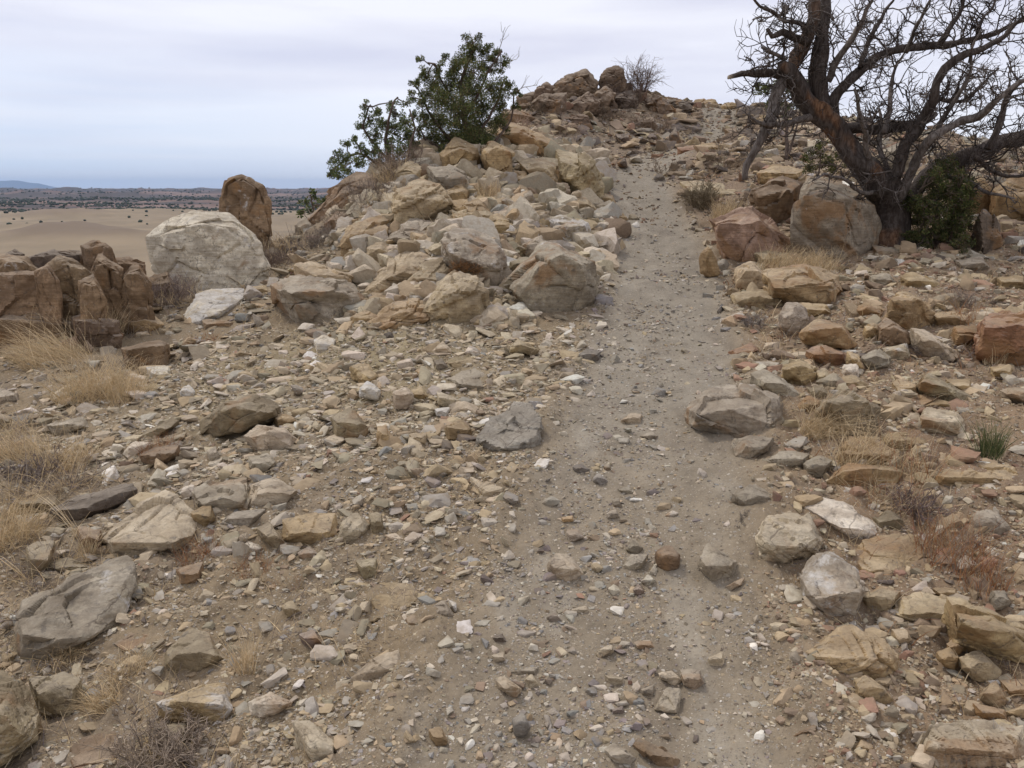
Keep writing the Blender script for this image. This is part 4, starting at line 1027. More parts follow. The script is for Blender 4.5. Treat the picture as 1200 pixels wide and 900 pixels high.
R brown s=.2|leaning brown wedge between the far left block and the tall leaning block|40,318 58,310 72,335 70,360 52,362|r=.2 f=.5 D=7.2 crag=.4
R brown s=.2|brown wedge filling the gap between the two tallest outcrop columns|92,330 110,322 124,352 112,380 94,378|r=.2 f=.5 D=7.15 crag=.4
R kbrown|low dark rock at the foot of the outcrop beside the straw|84,372 112,366 138,376 140,392 95,400|r=.3 D=7.1 crag=.4
R kbrown s=.3|dark broken rock on the outcrop top left of the thin brown stone|62,300 84,290 100,296 96,312 66,314|D=7.9 crag=.5
R tan|tan shelf rock low on the right of the left outcrop|150,372 178,366 190,380 170,392 148,388|
R buff|tilted buff block at the upper left of the pile beside grey brush|462,200 480,188 496,196 494,214 470,220|
R tan|tan block stacked above the pale yellow block's right corner|520,222 536,212 550,224 546,240 526,240|
R buff|buff slab edge jutting over the plant boulder|530,252 560,240 580,252 566,266 536,268|
R tan|tan block between the tilted grey slab and the sloping bedrock|640,196 655,190 664,206 652,218 640,212|
R grey|grey angular block above the large smooth leaning boulder|612,286 634,276 642,292 630,306 612,300|
R buff|buff angular block left of the grey layered rock|430,290 448,282 462,296 450,310 430,306|
R tan|tan slab between the pointed boulder and split outcrop|410,372 430,362 446,372 434,386 412,386|
R grey|grey angular rock right below the pale yellow block|470,262 492,258 504,270 490,282 470,278|
R brown|brown rock on the pile below the juniper's trunk|485,196 503,190 506,206 490,211|
R grey|grey rock between brush and pale yellow block|440,236 458,230 464,246 448,252|
'''
_seen = set()
def build_rocks():
    for ln in ROCKS.strip().splitlines():
        h, label, poly, opt = (ln.split('|') + [''])[:4]
        h = h.split(); kw = dict(x.split('=') for x in h[2:]); kw.update(dict(x.split('=') for x in opt.split()))
        a = {}
        for k, v in kw.items():
            a[{'l': 'lichen', 's': 'stain', 'st': 'strata', 'q': 'p'}.get(k, k)] = int(v) if k == 'st' else float(v)
        a['lichen'] = a.get('lichen', .3) ; a['stain'] = a.get('stain', .4)
        assert label not in _seen, label
        assert len(label.split()) <= 16, label
        _seen.add(label)
        pts = [tuple(map(float, p.split(','))) for p in poly.split()]
        rock(h[0], h[1], pts, label, **a)
build_rocks()

# ------------------------------------------------------------------ loose rubble and gravel (beyond counting)
def base_stones(k, level, seed):
    """angular broken chips: hulls of pushed-about box corners"""
    g = np.random.default_rng(seed); out = []
    for i in range(k):
        B_ = np.array([[x, y, z] for x in (-1, 1) for y in (-1, 1) for z in (-1, 1)], float) * .72
        P = B_ + g.uniform(-.38, .38, (8, 3))
        P[:, 0] += P[:, 2] * g.uniform(-.3, .3)
        P = P[g.permutation(8)[:int(g.integers(6, 9))]]
        P = np.vstack([P, g.normal(size=(2 if level < 2 else 4, 3)) * .62])
        P -= P.mean(0)
        if level < 2:
            bm = bmesh.new()
            for p in P: bm.verts.new(p)
            bmesh.ops.convex_hull(bm, input=bm.verts)
            bmesh.ops.delete(bm, geom=[v for v in bm.verts if not v.link_faces], context='VERTS')
            bmesh.ops.triangulate(bm, faces=bm.faces)
            bm.verts.index_update()
            V = np.array([v.co[:] for v in bm.verts]); F = np.array([[v.index for v in f.verts] for f in bm.faces]); bm.free()
        else:
            U, F = ICO[3]
            n, d = hull_planes(P)
            d = np.maximum(d, .12)
            V = project_hull(U, n, d, 300, .07)
            V = V * (1 + .035 * fbm(V, 2.6, g.uniform(0, 90), 3))[:, None]
        out.append((V, F))
    return out
def rand_rot(n, tilt, g):
    yaw = g.uniform(0, 2 * np.pi, n); a = g.uniform(0, 2 * np.pi, n); t = np.abs(g.normal(0, tilt, n))
    cy, sy = np.cos(yaw), np.sin(yaw)
    Z = np.zeros((n, 3, 3)); Z[:, 0, 0] = cy; Z[:, 0, 1] = -sy; Z[:, 1, 0] = sy; Z[:, 1, 1] = cy; Z[:, 2, 2] = 1
    ax = np.c_[np.cos(a), np.sin(a), np.zeros(n)]
    K = np.zeros((n, 3, 3)); K[:, 0, 2] = ax[:, 1]; K[:, 1, 2] = -ax[:, 0]; K[:, 2, 0] = -ax[:, 1]; K[:, 2, 1] = ax[:, 0]
    I = np.eye(3)[None]
    T = I + np.sin(t)[:, None, None] * K + (1 - np.cos(t))[:, None, None] * (K @ K)
    return T @ Z
def merge_stones(name, x, y, z, s, flat, cols, bases, g, tilt=.3, smooth=False):
    n = len(x)
    Rm = rand_rot(n, tilt, g)
    asp = np.c_[g.uniform(.8, 1.35, n), g.uniform(.6, 1.0, n), flat]
    kind = g.integers(0, len(bases), n)
    VV, FF, CC, off = [], [], [], 0
    for k, (V, F) in enumerate(bases):
        m = np.nonzero(kind == k)[0]
        if not len(m): continue
        q = (V[None] * (asp[m] * s[m, None])[:, None, :]) @ np.transpose(Rm[m], (0, 2, 1))
        q = q + np.c_[x[m], y[m], z[m]][:, None, :]
        VV.append(q.reshape(-1, 3)); CC.append(np.repeat(cols[m], len(V), 0))
        FF.append((F[None] + (off + np.arange(len(m)) * len(V))[:, None, None]).reshape(-1, 3)); off += len(m) * len(V)
    return mesh_np(name, np.vstack(VV), np.vstack(FF), smooth, np.vstack(CC), R(24))

def inpoly(px, py, poly):
    poly = np.array(poly, float); r_ = np.zeros(len(px), bool); n = len(poly)
    for i in range(n):
        x1, y1 = poly[i]; x2, y2 = poly[(i + 1) % n]
        c_ = (y1 > py) != (y2 > py)
        with np.errstate(all='ignore'):
            r_ ^= c_ & (px < (x2 - x1) * (py - y1) / (y2 - y1) + x1)
    return r_
OC = np.array(OCC)
def scatter(n, pxmin, pxmax, power, g, big):
    rmin, rmax = 1.55, 27.
    r = rmin * (rmax / rmin) ** (g.uniform(0, 1, n) ** 1.25); th = g.uniform(-R(43), R(41), n)
    x, y = r * np.sin(th), r * np.cos(th)
    u = g.uniform(0, 1, n)
    spx = pxmin * (1 - u * (1 - (pxmax / pxmin) ** -power)) ** (-1 / power)
    z0 = ht(x, y)
    px, py = project(x, y, z0)
    td = trail_d(x, y)
    side = x - np.interp(y, TRAIL[:, 1], TRAIL[:, 0])
    P = np.c_[x, y, z0 * 0]
    w = np.clip(.6 + .8 * fbm(P, 1.3, 5, 3), .08, 1.3) * np.clip(.8 + .9 * fbm(P, 5.5, 15, 2), .2, 1.8)
    tr = 1 - sst(.65, 1.2, td)
    w *= 1 - tr * (.80 if big else .3) * sst(2.2, 4.5, y) - tr * (.45 if big else .2) * (1 - sst(2.2, 4.5, y))
    w *= 1 - .5 * (sst(0.02, .3, side) * tr)
    scree = (np.hypot((x + 1.35) / 1.9, (y - 5.7) / 1.7) < 1)
    pile = inpoly(px, py, [(395,375),(385,260),(440,215),(500,180),(600,140),(700,190),(730,260),(700,330),(600,390)]) & (y > 6)
    knoll = (y > 15.5) & (side < 1)
    mid = (y > 8) & ~knoll & ~pile
    w = np.where(scree, w * 1.9 + .25, w)
    w = np.where(pile, 1.2, w)
    w = np.where(mid & (side > .8), w * 1.5 + .3, w)
    w = np.where((side > .75) & (y < 8), w * 1.25 + .1, w)
    w = np.where((side < -.75) & (y < 5), w * 1.2 + .1, w)
    w = np.where(knoll, w * 1.4 + .5, w)
    w = np.where((td < .85) & (y > 6), w * (.3 if big else .8), w)
    # size multiplier for the piled places
    spx = spx * np.where(pile & big, g.uniform(1, 3.0, n), 1) 
    spx = np.minimum(spx, np.where(knoll, 22, np.where(pile, 40, np.where(tr > .5, 17, np.where(y > 10, 18, pxmax)))))
    keep = g.uniform(0, 1.6, n) < w
    x, y, px, py, spx, td, side, scree, pile, knoll, tr = [a[keep] for a in (x, y, px, py, spx, td, side, scree, pile, knoll, tr)]
    s = spx / FPX * np.hypot(x, y) * .5
    ok = np.ones(len(x), bool)
    for k in range(0, len(OC)):
        q = ((x - OC[k, 0]) / (OC[k, 2] * .9)) ** 2 + ((y - OC[k, 1]) / (OC[k, 3] * .9)) ** 2
        ok &= q > 1
    x, y, px, py, s, td, side, scree, pile, knoll, tr = [a[ok] for a in (x, y, px, py, s, td, side, scree, pile, knoll, tr)]
    m = len(x)
    names = ['tan', 'grey', 'buff', 'pale', 'olive', 'brown', 'ochre', 'blue', 'white', 'dark', 'purple', 'red']
    C = np.array([sat(RC[k], 1.05) for k in names])
    def pick(wt):
        wt = np.array(wt, float); return g.choice(len(names), m, p=wt / wt.sum())
    a = pick([5, 4, 3, 3, 3, 1, 1, .8, .35, .25, .4, .2])
    b = pick([2, 6, 1, 4, 1, 1, .5, 4, .5, .5, 1.8, .2])          # trail
    c2 = pick([4, 2, 7, 4, 3, .5, 1, .2, .5, .1, 0, .1])         # scree
    d = pick([5, 1.5, 3.5, 2, 1.5, 3, 2, 0, .25, .3, 0, 1.4])    # right bank
    e = pick([2.5, 1.6, .3, .3, 1, 6, 1, 0, .12, 3.6, .3, 1.2])      # knoll
    ci = np.where(tr > .5, b, np.where(scree | pile, c2, np.where(side > 0, d, a)))
    ci = np.where((np.hypot(x, y) > 10.3) & ~pile, e, ci)
    col = C[ci] * g.uniform(.78, 1.2, (m, 1)) * g.uniform(.975, 1.025, (m, 3))
    zz, _, _ = ground_fn(x, y)
    flat = np.where(pile, g.uniform(.4, .9, m), 0)
    flat = np.where(pile, flat, np.where(scree | (side < -.6), g.uniform(.16, .6, m), g.uniform(.25, .8, m)))
    return x, y, zz, s, flat, np.clip(col, .03, .8)
def build_loose():
    g = np.random.default_rng(11)
    x, y, z, s, fl, col = scatter(80000, 5.0, 30, 1.62, g, True)
    z = z + s * fl * g.uniform(-.25, .4, len(x))
    big = s / np.hypot(x, y) * FPX * 2 > 12
    me = merge_stones('rubble', x[big], y[big], z[big], s[big], fl[big], col[big], base_stones(60, 2, 21), g, .42, True)
    o = link('rubble', me, M_STONE); tag(o, 'loose broken sandstone chunks scattered over banks and rock pile', 'rubble', None, 'stuff')
    me = merge_stones('gravel', x[~big], y[~big], z[~big], s[~big], fl[~big], col[~big], base_stones(30, 1, 22), g, .35)
    o = link('coarse_gravel', me, M_STONE); tag(o, 'coarse angular gravel littering the ground around the trail', 'gravel', None, 'stuff')
    x, y, z, s, fl, col = scatter(430000, 1.7, 6, 1.9, g, False)
    z = z + s * fl * g.uniform(0, .5, len(x))
    me = merge_stones('gravel', x, y, z, s, fl, col, base_stones(40, 0, 23), g, .4)
    o = link('gravel', me, M_STONE); tag(o, 'fine grey and tan gravel spread over the dirt trail', 'gravel', None, 'stuff')
build_loose()

# ------------------------------------------------------------------ stems, blades and leaves
def perp(d):
    d = np.asarray(d, float); a = np.array([0, 0, 1.]) if abs(d[2]) < .8 else np.array([1., 0, 0])
    u = np.cross(d, a); u /= np.linalg.norm(u) + 1e-9
    return u, np.cross(d, u)
def tube(pts, rad, sides=3, V=None, F=None, gnarl=0.0, seed=0, C=None, col=None):
    """append a tapered tube (quads) to the lists"""
    pts = np.asarray(pts, float); n = len(pts); off = sum(len(v) for v in V) if isinstance(V, list) and V else 0
    off = V.n
    t = np.gradient(pts, axis=0); t /= np.linalg.norm(t, axis=1)[:, None] + 1e-9
    u, v = perp(t[0]); ang = np.linspace(0, 2 * np.pi, sides, endpoint=False)
    rings = []
    for i in range(n):
        u = u - t[i] * (u @ t[i]); u /= np.linalg.norm(u) + 1e-9
        v = np.cross(t[i], u)
        rings.append((np.cos(ang)[:, None] * u + np.sin(ang)[:, None] * v))
    rings = np.array(rings)
    rr_ = np.asarray(rad, float)[:, None] * np.ones((n, sides))
    if gnarl:
        q = (pts[:, None] + rings * rr_[..., None]).reshape(-1, 3)
        rr_ = rr_ * (1 + gnarl * fbm(q * np.array([1, 1, .6]), 1.0 / max(np.mean(rad), .01) * .55, seed, 3).reshape(n, sides))
        # twisted ribs of old wood
        rr_ *= 1 + gnarl * .5 * np.sin(ang[None] * 3 + np.arange(n)[:, None] * .35 + seed)
    P = pts[:, None] + rings * rr_[..., None]
    V.add(P.reshape(-1, 3), col)
    i = np.arange(n - 1)[:, None] * sides; j = np.arange(sides)[None]; j2 = (j + 1) % sides
    F.append((np.stack([i + j, i + j2, i + sides + j2, i + sides + j], -1).reshape(-1, 4)) + off)
    if sides >= 6:
        a = off + np.arange(sides); b = off + (n - 1) * sides + np.arange(sides)
        for r_ in (a[::-1], b):
            for k in range(1, sides - 2, 2):
                F.append(np.array([[r_[0], r_[k], r_[k + 1], r_[k + 2]]]))
            
class VB:
    def __init__(s): s.v, s.c, s.n = [], [], 0
    def add(s, P, col):
        s.v.append(P); s.n += len(P)
        s.c.append(np.tile(np.asarray(col if col is not None else (.2, .2, .2), float), (len(P), 1)) if col is None or np.ndim(col) == 1 else col)
def vb_mesh(name, vb, F, smooth=True):
    return mesh_np(name, np.vstack(vb.v), np.vstack(F), smooth, np.vstack(vb.c))

def spline(P, step):
    P = np.asarray(P, float)
    Q = np.vstack([2 * P[0] - P[1], P, 2 * P[-1] - P[-2]]); out = []
    for i in range(1, len(Q) - 2):
        L_ = np.linalg.norm(Q[i + 1, :3] - Q[i, :3]); m = max(int(L_ / step), 1)
        for t in np.arange(m) / m:
            out.append(.5 * ((2 * Q[i]) + (-Q[i-1] + Q[i+1]) * t + (2*Q[i-1] - 5*Q[i] + 4*Q[i+1] - Q[i+2]) * t*t + (-Q[i-1] + 3*Q[i] - 3*Q[i+1] + Q[i+2]) * t**3))
    out.append(Q[-2]); return np.array(out)

def crooked(p, d, length, seg, g, curl=.35, up=.0):
    pts = [np.array(p, float)]; d = np.array(d, float); d /= np.linalg.norm(d)
    for _ in range(seg):
        d = d + g.normal(0, curl, 3); d[2] += up; d /= np.linalg.norm(d)
        pts.append(pts[-1] + d * length / seg)
    return np.array(pts), d

def grow(vb, F, p, d, L_, r0, gens, g, col, curl=.3, up=.1, nb=(3, 6), sides=3, tips=None, ratio=.62):
    pts, de = crooked(p, d, L_, 5, g, curl, up)
    rad = np.linspace(r0, r0 * .5, len(pts))
    c = np.array(col) * g.uniform(.75, 1.25)
    tube(pts, rad, sides if gens > 0 else 3, vb, F, col=c)
    if tips is not None and gens == 0: tips.append(pts[-1])
    if gens <= 0: return
    for _ in range(int(g.integers(nb[0], nb[1] + 1))):
        t = g.uniform(.25, 1); i = min(int(t * 5), 4); q = pts[i] + (pts[i + 1] - pts[i]) * (t * 5 - i)
        dd = (pts[i + 1] - pts[i]); dd = dd / np.linalg.norm(dd)
        nd = dd + g.normal(0, .75, 3); nd /= np.linalg.norm(nd)
        grow(vb, F, q, nd, L_ * ratio * g.uniform(.6, 1.2), r0 * .62, gens - 1, g, col, curl, up, nb, sides, tips, ratio)

def blades(base, n, h, spread, lean, col, g, width=.003, droop=.5, seg=5, rad=.05, colv=.2):
    """a tuft: thin arching two sided strips"""
    V, F, C = [], [], []
    off = 0
    for k in range(n):
        a = g.uniform(0, 2 * np.pi); rr_ = rad * np.sqrt(g.uniform())
        p = np.array([base[0] + rr_ * np.cos(a), base[1] + rr_ * np.sin(a), 0.]); p[2] = float(ht(p[0], p[1])) - .01 + (base[2] - float(ht(base[0], base[1])))
        a2 = g.uniform(0, 2 * np.pi); o = g.uniform(.1, 1) * spread
        d = np.array([np.cos(a2) * o + lean[0], np.sin(a2) * o + lean[1], 1.0]); d /= np.linalg.norm(d)
        hh = h * g.uniform(.45, 1.15); w = width * g.uniform(.6, 1.3)
        side = np.cross(d, g.normal(size=3)); side /= np.linalg.norm(side) + 1e-9
        pts = [p]; q = d.copy(); dr = droop * g.uniform(.3, 1.4)
        for i in range(seg):
            q = q + np.array([d[0] * .25, d[1] * .25, -.30 * dr]) * (i + 1) / seg + g.normal(0, .05, 3); q /= np.linalg.norm(q)
            nx = pts[-1] + q * hh / seg
            pts.append(nx)
        pts = np.array(pts); ww = np.linspace(w, w * .25, seg + 1)[:, None]
        V.append(np.stack([pts - side * ww, pts + side * ww], 1).reshape(-1, 3))
        i = np.arange(seg) * 2 + off
        F.append(np.stack([i, i + 1, i + 3, i + 2], -1)); off += 2 * (seg + 1)
        c = np.array(col[int(g.integers(len(col)))]) * g.uniform(1 - colv, 1 + colv)
        C.append(np.tile(c, (2 * (seg + 1), 1)))
    return np.vstack(V), np.vstack(F), np.vstack(C)

STRAW = [(.74, .57, .34), (.64, .50, .30), (.78, .64, .42), (.56, .43, .27)]
RUST = [(.42, .19, .08), (.46, .25, .12), (.32, .15, .08), (.48, .35, .2), (.30, .24, .19)]
GREY = [(.26, .22, .20), (.32, .28, .24), (.20, .16, .15), (.36, .30, .22)]
GREEN = [(.10, .13, .05), (.16, .18, .07), (.30, .28, .14), (.09, .12, .06)]

# px, py (foot), height px, blades, spread, lean x, lean y, palette, radius px, width, droop, label
TUFTS = [
 (70,425,62,260,.9,-.75,-.1,STRAW,38,.0026,.9,'long pale straw tuft swept to the left under the dark outcrop'),
 (105,468,60,260,.9,.1,-.2,STRAW,34,.0024,.8,'dense golden straw tuft right of the swept one by the outcrop'),
 (150,470,48,150,.7,.1,0,STRAW,26,.0022,.5,'thin straw tuft left of the white stone and scree'),
 (30,540,52,200,.8,-.5,0,STRAW,34,.0024,.8,'wispy straw tuft at the left edge above the dark plank rock'),
 (75,545,40,150,.9,.2,0,STRAW,34,.0022,.7,'low greyish straw patch above the dark plank rock'),
 (100,640,95,9,.16,-.5,.1,STRAW,5,.0035,.5,'single tall seed stalk standing in front of the dark plank rock'),
 (15,640,60,260,.9,.1,0,STRAW,30,.0026,.9,'straw clump at the left edge below the dark plank rock'),
 (25,600,40,160,.8,.9,-.2,STRAW,22,.0026,1.0,'straw clump drooping right over the left end of the plank rock'),
 (103,655,34,60,.5,0,0,STRAW,10,.0022,.3,'short dry wisps on the brown wedge rock at the left'),
 (290,790,55,70,.5,-.1,.1,STRAW,14,.0018,.4,'sparse fine straw tuft in the dirt left of the trail'),
 (75,768,36,120,1.1,.5,-.2,STRAW,22,.002,.9,'curly straw at the lower edge of the big knobby slab'),
 (150,790,40,120,1.0,.2,-.1,STRAW,26,.002,.8,'straw spread between bluish topped slab and dark rounded rock'),
 (125,825,38,120,1.2,-.7,0,STRAW,22,.0022,.9,'golden straw lying left over the dark rounded rock'),
 (185,530,26,120,.8,0,0,RUST,22,.0016,.4,'rusty dry weed on the brownish rock behind the plank rock'),
 (232,655,30,150,1.0,0,0,RUST,26,.0016,.5,'reddish twiggy weed at the right of the broad pale boulder'),
 (295,672,28,130,1.0,.2,0,RUST,28,.0016,.5,'reddish twiggy weed beside the pinkish white stone'),
 (335,690,16,70,.9,0,0,RUST,18,.0016,.5,'small rusty weed above the buff nut shaped stone'),
 (235,402,12,90,1.0,0,0,RUST,20,.002,.4,'low rusty cushion between squarish brown block and scree'),
 (150,345,60,60,.45,0,0,STRAW,22,.0028,.3,'thin upright straw growing between outcrop slabs'),
 (120,400,44,90,.6,.2,0,STRAW,20,.0026,.4,'straw stems at the foot of the left outcrop'),
 (450,250,22,120,.8,0,0,STRAW,26,.004,.3,'straw tuft in brush left of the pale yellow block'),
 (455,215,26,140,.8,0,0,STRAW,18,.004,.3,'pale straw tuft at the top of the grey brush on the pile'),
 (538,270,22,80,.6,0,0,STRAW,14,.003,.3,'small straw tuft in a gap above the plant boulder'),
 (608,262,22,90,.5,0,0,STRAW,10,.003,.2,'straw tuft in the middle of the rock pile'),
 (572,236,22,90,.5,0,0,STRAW,14,.003,.2,'straw tuft under the upright tan block on the pile'),
 (850,262,28,160,.6,0,0,STRAW,16,.004,.3,'upright straw tuft under the pale flat ledge'),
 (915,315,26,170,.7,.2,0,STRAW,30,.003,.4,'straw fringe below the biggest squared grey boulder'),
 (960,316,24,130,.7,0,0,STRAW,22,.003,.4,'short straw right under the biggest squared grey boulder'),
 (955,510,62,260,1.0,.55,-.3,STRAW,20,.0024,1.0,'big straw tuft spilling between overhanging and squared boulders'),
 (900,492,34,130,1.1,-.3,-.3,STRAW,16,.0022,.9,'straw draped at the right end of the overhanging boulder'),
 (1000,548,60,130,.8,.3,0,STRAW,30,.0020,.6,'fine straw drooping over the rounded layered rock'),
 (1065,560,62,110,.5,0,0,RUST+STRAW,32,.0020,.3,'tall rusty weed standing right of the rounded layered rock'),
 (1035,590,38,230,1.1,0,0,RUST+STRAW,40,.0020,.6,'tangle of rusty weed under the rounded layered rock'),
 (1115,650,50,230,.7,0,0,RUST,44,.0020,.4,'reddish orange weed patch near the right edge'),
 (1150,685,46,150,.7,0,0,RUST,32,.0020,.4,'rusty weed behind the long plank boulder'),
 (1160,535,42,150,.55,0,0,GREEN,14,.0028,.15,'small spiky green tuft above the long flat tan slab'),
 (1085,468,24,120,.9,0,0,STRAW+RUST,24,.0022,.4,'orange straw right of the long ridged block'),
 (1165,425,30,60,.6,0,0,STRAW,12,.0025,.3,'straw stems against the dark red split block'),
 (1130,380,30,60,.7,0,0,RUST,20,.0022,.3,'sparse brown weed by the fallen twigs'),
 (885,265,14,90,.8,0,0,STRAW,18,.004,.3,'straw behind the reddish triangular boulder'),
 (935,690,24,18,.8,.2,0,STRAW,6,.0018,.5,'curled straw stem left of the white crusted boulder'),
 (330,300,22,220,.9,0,0,STRAW+GREY,30,.004,.3,'dry straw bank right of the big white boulder'),
 (205,350,26,150,.9,0,0,GREY+STRAW,34,.003,.4,'dull dry tuft below the big white boulder'),
 (640,215,14,60,.7,0,0,STRAW,14,.004,.3,'straw bits left of the sloping bedrock sheet'),
]
def build_tufts():
    g = np.random.default_rng(5)
    for (px, py, hp, n, sp, lx, ly, pal, rp, w, dr, lab) in TUFTS:
        b = gp(px, py); D = b.y; s = D / FPX
        n = int(n * (2.4 if pal is STRAW and n > 20 else 1.5))
        V, F, C = blades(b, n, hp * s * 1.15, sp, (lx, ly), pal, g, max(w * .62, .00042 * D * .7), dr, 5, rp * s)
        green = pal is GREEN
        nm = 'yucca_tuft' if green else 'dry_weed' if (pal[0] == RUST[0]) else 'dry_grass_tuft'
        V = V - np.array(b)
        o = link(nm, mesh_np(nm, V, F, True, C), M_DRY, None, b)
        tag(o, lab, 'yucca' if green else 'weed' if nm == 'dry_weed' else 'grass tuft', None if green else 'dry weeds among the rocks' if nm == 'dry_weed' else 'dry grass tufts among the rocks', 'thing')
    # the thin litter of dead grass nobody could count
    VV, FF, CC, off = [], [], [], 0
    m = 6000
    r = 1.7 * (21 / 1.7) ** g.uniform(0, 1, m); th = g.uniform(-R(40), R(38), m)
    for x, y in zip(r * np.sin(th), r * np.cos(th)):
        td = float(trail_d(np.array([x]), np.array([y]))[0])
        if td < 1.15: continue
        left = x < np.interp(y, TRAIL[:, 1], TRAIL[:, 0])
        if fbm(np.array([[x, y, 0.]]), 1.6, 40, 2)[0] < (.02 if left else -.12): continue
        if left and abs(x + 1.3) < 1.6 and 4.2 < y < 7: continue
        pal = (RUST + STRAW + GREY) if (not left and g.uniform() < .5) else (STRAW + GREY)
        wild = left and x < -1.6 - .12 * y and y < 7.5
        V, F, C = blades((x, y, float(ht(x, y))), int(g.integers(4, 13)) * (3 if wild else 1), g.uniform(.04, .12) * (1 + .05 * y + .09 * max(y - 8, 0)) * (1.8 if wild else 1), 1.6, (0, 0), pal, g, .0010 + .00022 * y, .9, 3, .07)
        VV.append(V); FF.append(F + off); CC.append(C); off += len(V)
    o = link('grass', mesh_np('grass', np.vstack(VV), np.vstack(FF), True, np.vstack(CC)), M_DRY)
    tag(o, 'thin scattered dead grass wisps lying over the dirt', 'grass', None, 'stuff')
build_tufts()

# ------------------------------------------------------------------ twiggy shrubs
SHRUBS = [ # px,py,height px,half width px,stems,palette,label, gens
 (470,205,44,36,60,[(.26,.21,.19),(.34,.28,.23)],'grey brown twiggy shrub on the pile crest left of the crest block'),
 (438,238,38,34,60,[(.22,.19,.19),(.30,.26,.22)],'darker grey shrub below the crest shrub, left of the pale yellow block'),
 (400,262,30,30,45,[(.25,.20,.17),(.30,.26,.22)],'low brown brush on the dark sided crest boulder'),
 (375,292,34,26,50,[(.24,.21,.20),(.30,.27,.25)],'grey brush left of the rounded tan boulder'),
 (325,312,22,30,45,[(.22,.17,.16),(.30,.25,.22)],'purplish grey brush right of the big white boulder'),
 (600,165,34,30,40,[(.36,.26,.22),(.42,.32,.26)],'pinkish dry twigs above the long rusty boulder'),
 (750,118,62,20,34,[(.16,.12,.11),(.22,.17,.15)],'bare dark shrub standing on the knoll skyline'),
 (735,122,24,26,30,[(.14,.11,.10),(.20,.15,.13)],'low dark brush left of the bare knoll shrub'),
 (765,150,16,26,24,[(.22,.17,.14),(.28,.22,.18)],'low brush under the right shoulder of the knoll'),
 (660,158,12,22,24,[(.30,.23,.19),(.26,.20,.16)],'pale brush at the foot of the knoll'),
 (820,245,44,20,60,[(.20,.17,.12),(.26,.22,.16)],'grey green shrub at the left end of the pale flat ledge'),
 (870,250,20,20,30,[(.26,.22,.19),(.30,.26,.22)],'bare twigs left of the brown broken block'),
 (195,352,36,40,60,[(.24,.20,.21),(.30,.25,.24)],'grey brush between outcrop and big white boulder'),
 (170,900,70,62,34,[(.36,.31,.27),(.42,.36,.31)],'pale grey dead shrub at the bottom left'),
 (215,880,52,46,34,[(.36,.31,.28),(.42,.36,.31)],'dead twigs right of the pale grey shrub at the bottom left'),
 (95,745,22,26,20,[(.30,.25,.24),(.20,.16,.15)],'dead twigs at the foot of the big knobby slab'),
 (40,555,26,40,40,[(.22,.19,.20),(.28,.25,.24)],'dull grey brush at the left edge behind the plank rock'),
 (1075,600,30,34,40,[(.20,.16,.17),(.26,.21,.20)],'dark grey brush beneath the rusty weed'),
 (1130,360,26,34,34,[(.34,.30,.28),(.26,.22,.20)],'fallen grey branches below the green bush'),
 (1090,415,14,24,20,[(.30,.27,.26),(.22,.19,.19)],'grey dead twigs by the brown shaded block'),
 (880,382,20,20,20,[(.36,.33,.33),(.28,.26,.26)],'bleached twigs beside the blue grey block'),
 (872,617,24,14,12,[(.36,.33,.31),(.28,.26,.24)],'small bleached root left of the round pale boulder'),
 (1012,205,24,26,24,[(.20,.16,.12),(.26,.20,.14)],'brown brush behind the dead tree trunk'),
 (1165,245,44,30,34,[(.20,.15,.11),(.28,.2,.13)],'brown twigs hanging over the slope right of the green bush'),
 (650,112,14,26,30,[(.13,.11,.09),(.18,.15,.12)],'dark brush on the crest of the knoll above its left end'),
 (705,135,16,30,30,[(.15,.12,.10),(.22,.17,.13)],'dark brush in the middle of the knoll face'),
 (620,132,16,28,30,[(.17,.14,.11),(.24,.19,.14)],'brown brush at the left foot of the knoll'),
 (780,200,12,26,24,[(.24,.19,.15),(.30,.25,.2)],'low dry brush beside the far trail'),
 (860,195,16,30,30,[(.24,.19,.15),(.32,.26,.19)],'low dry brush right of the far trail below the crest'),
 (905,112,10,16,20,[(.16,.13,.12),(.2,.16,.14)],'tiny shrub on the skyline left of the dead tree'),
]
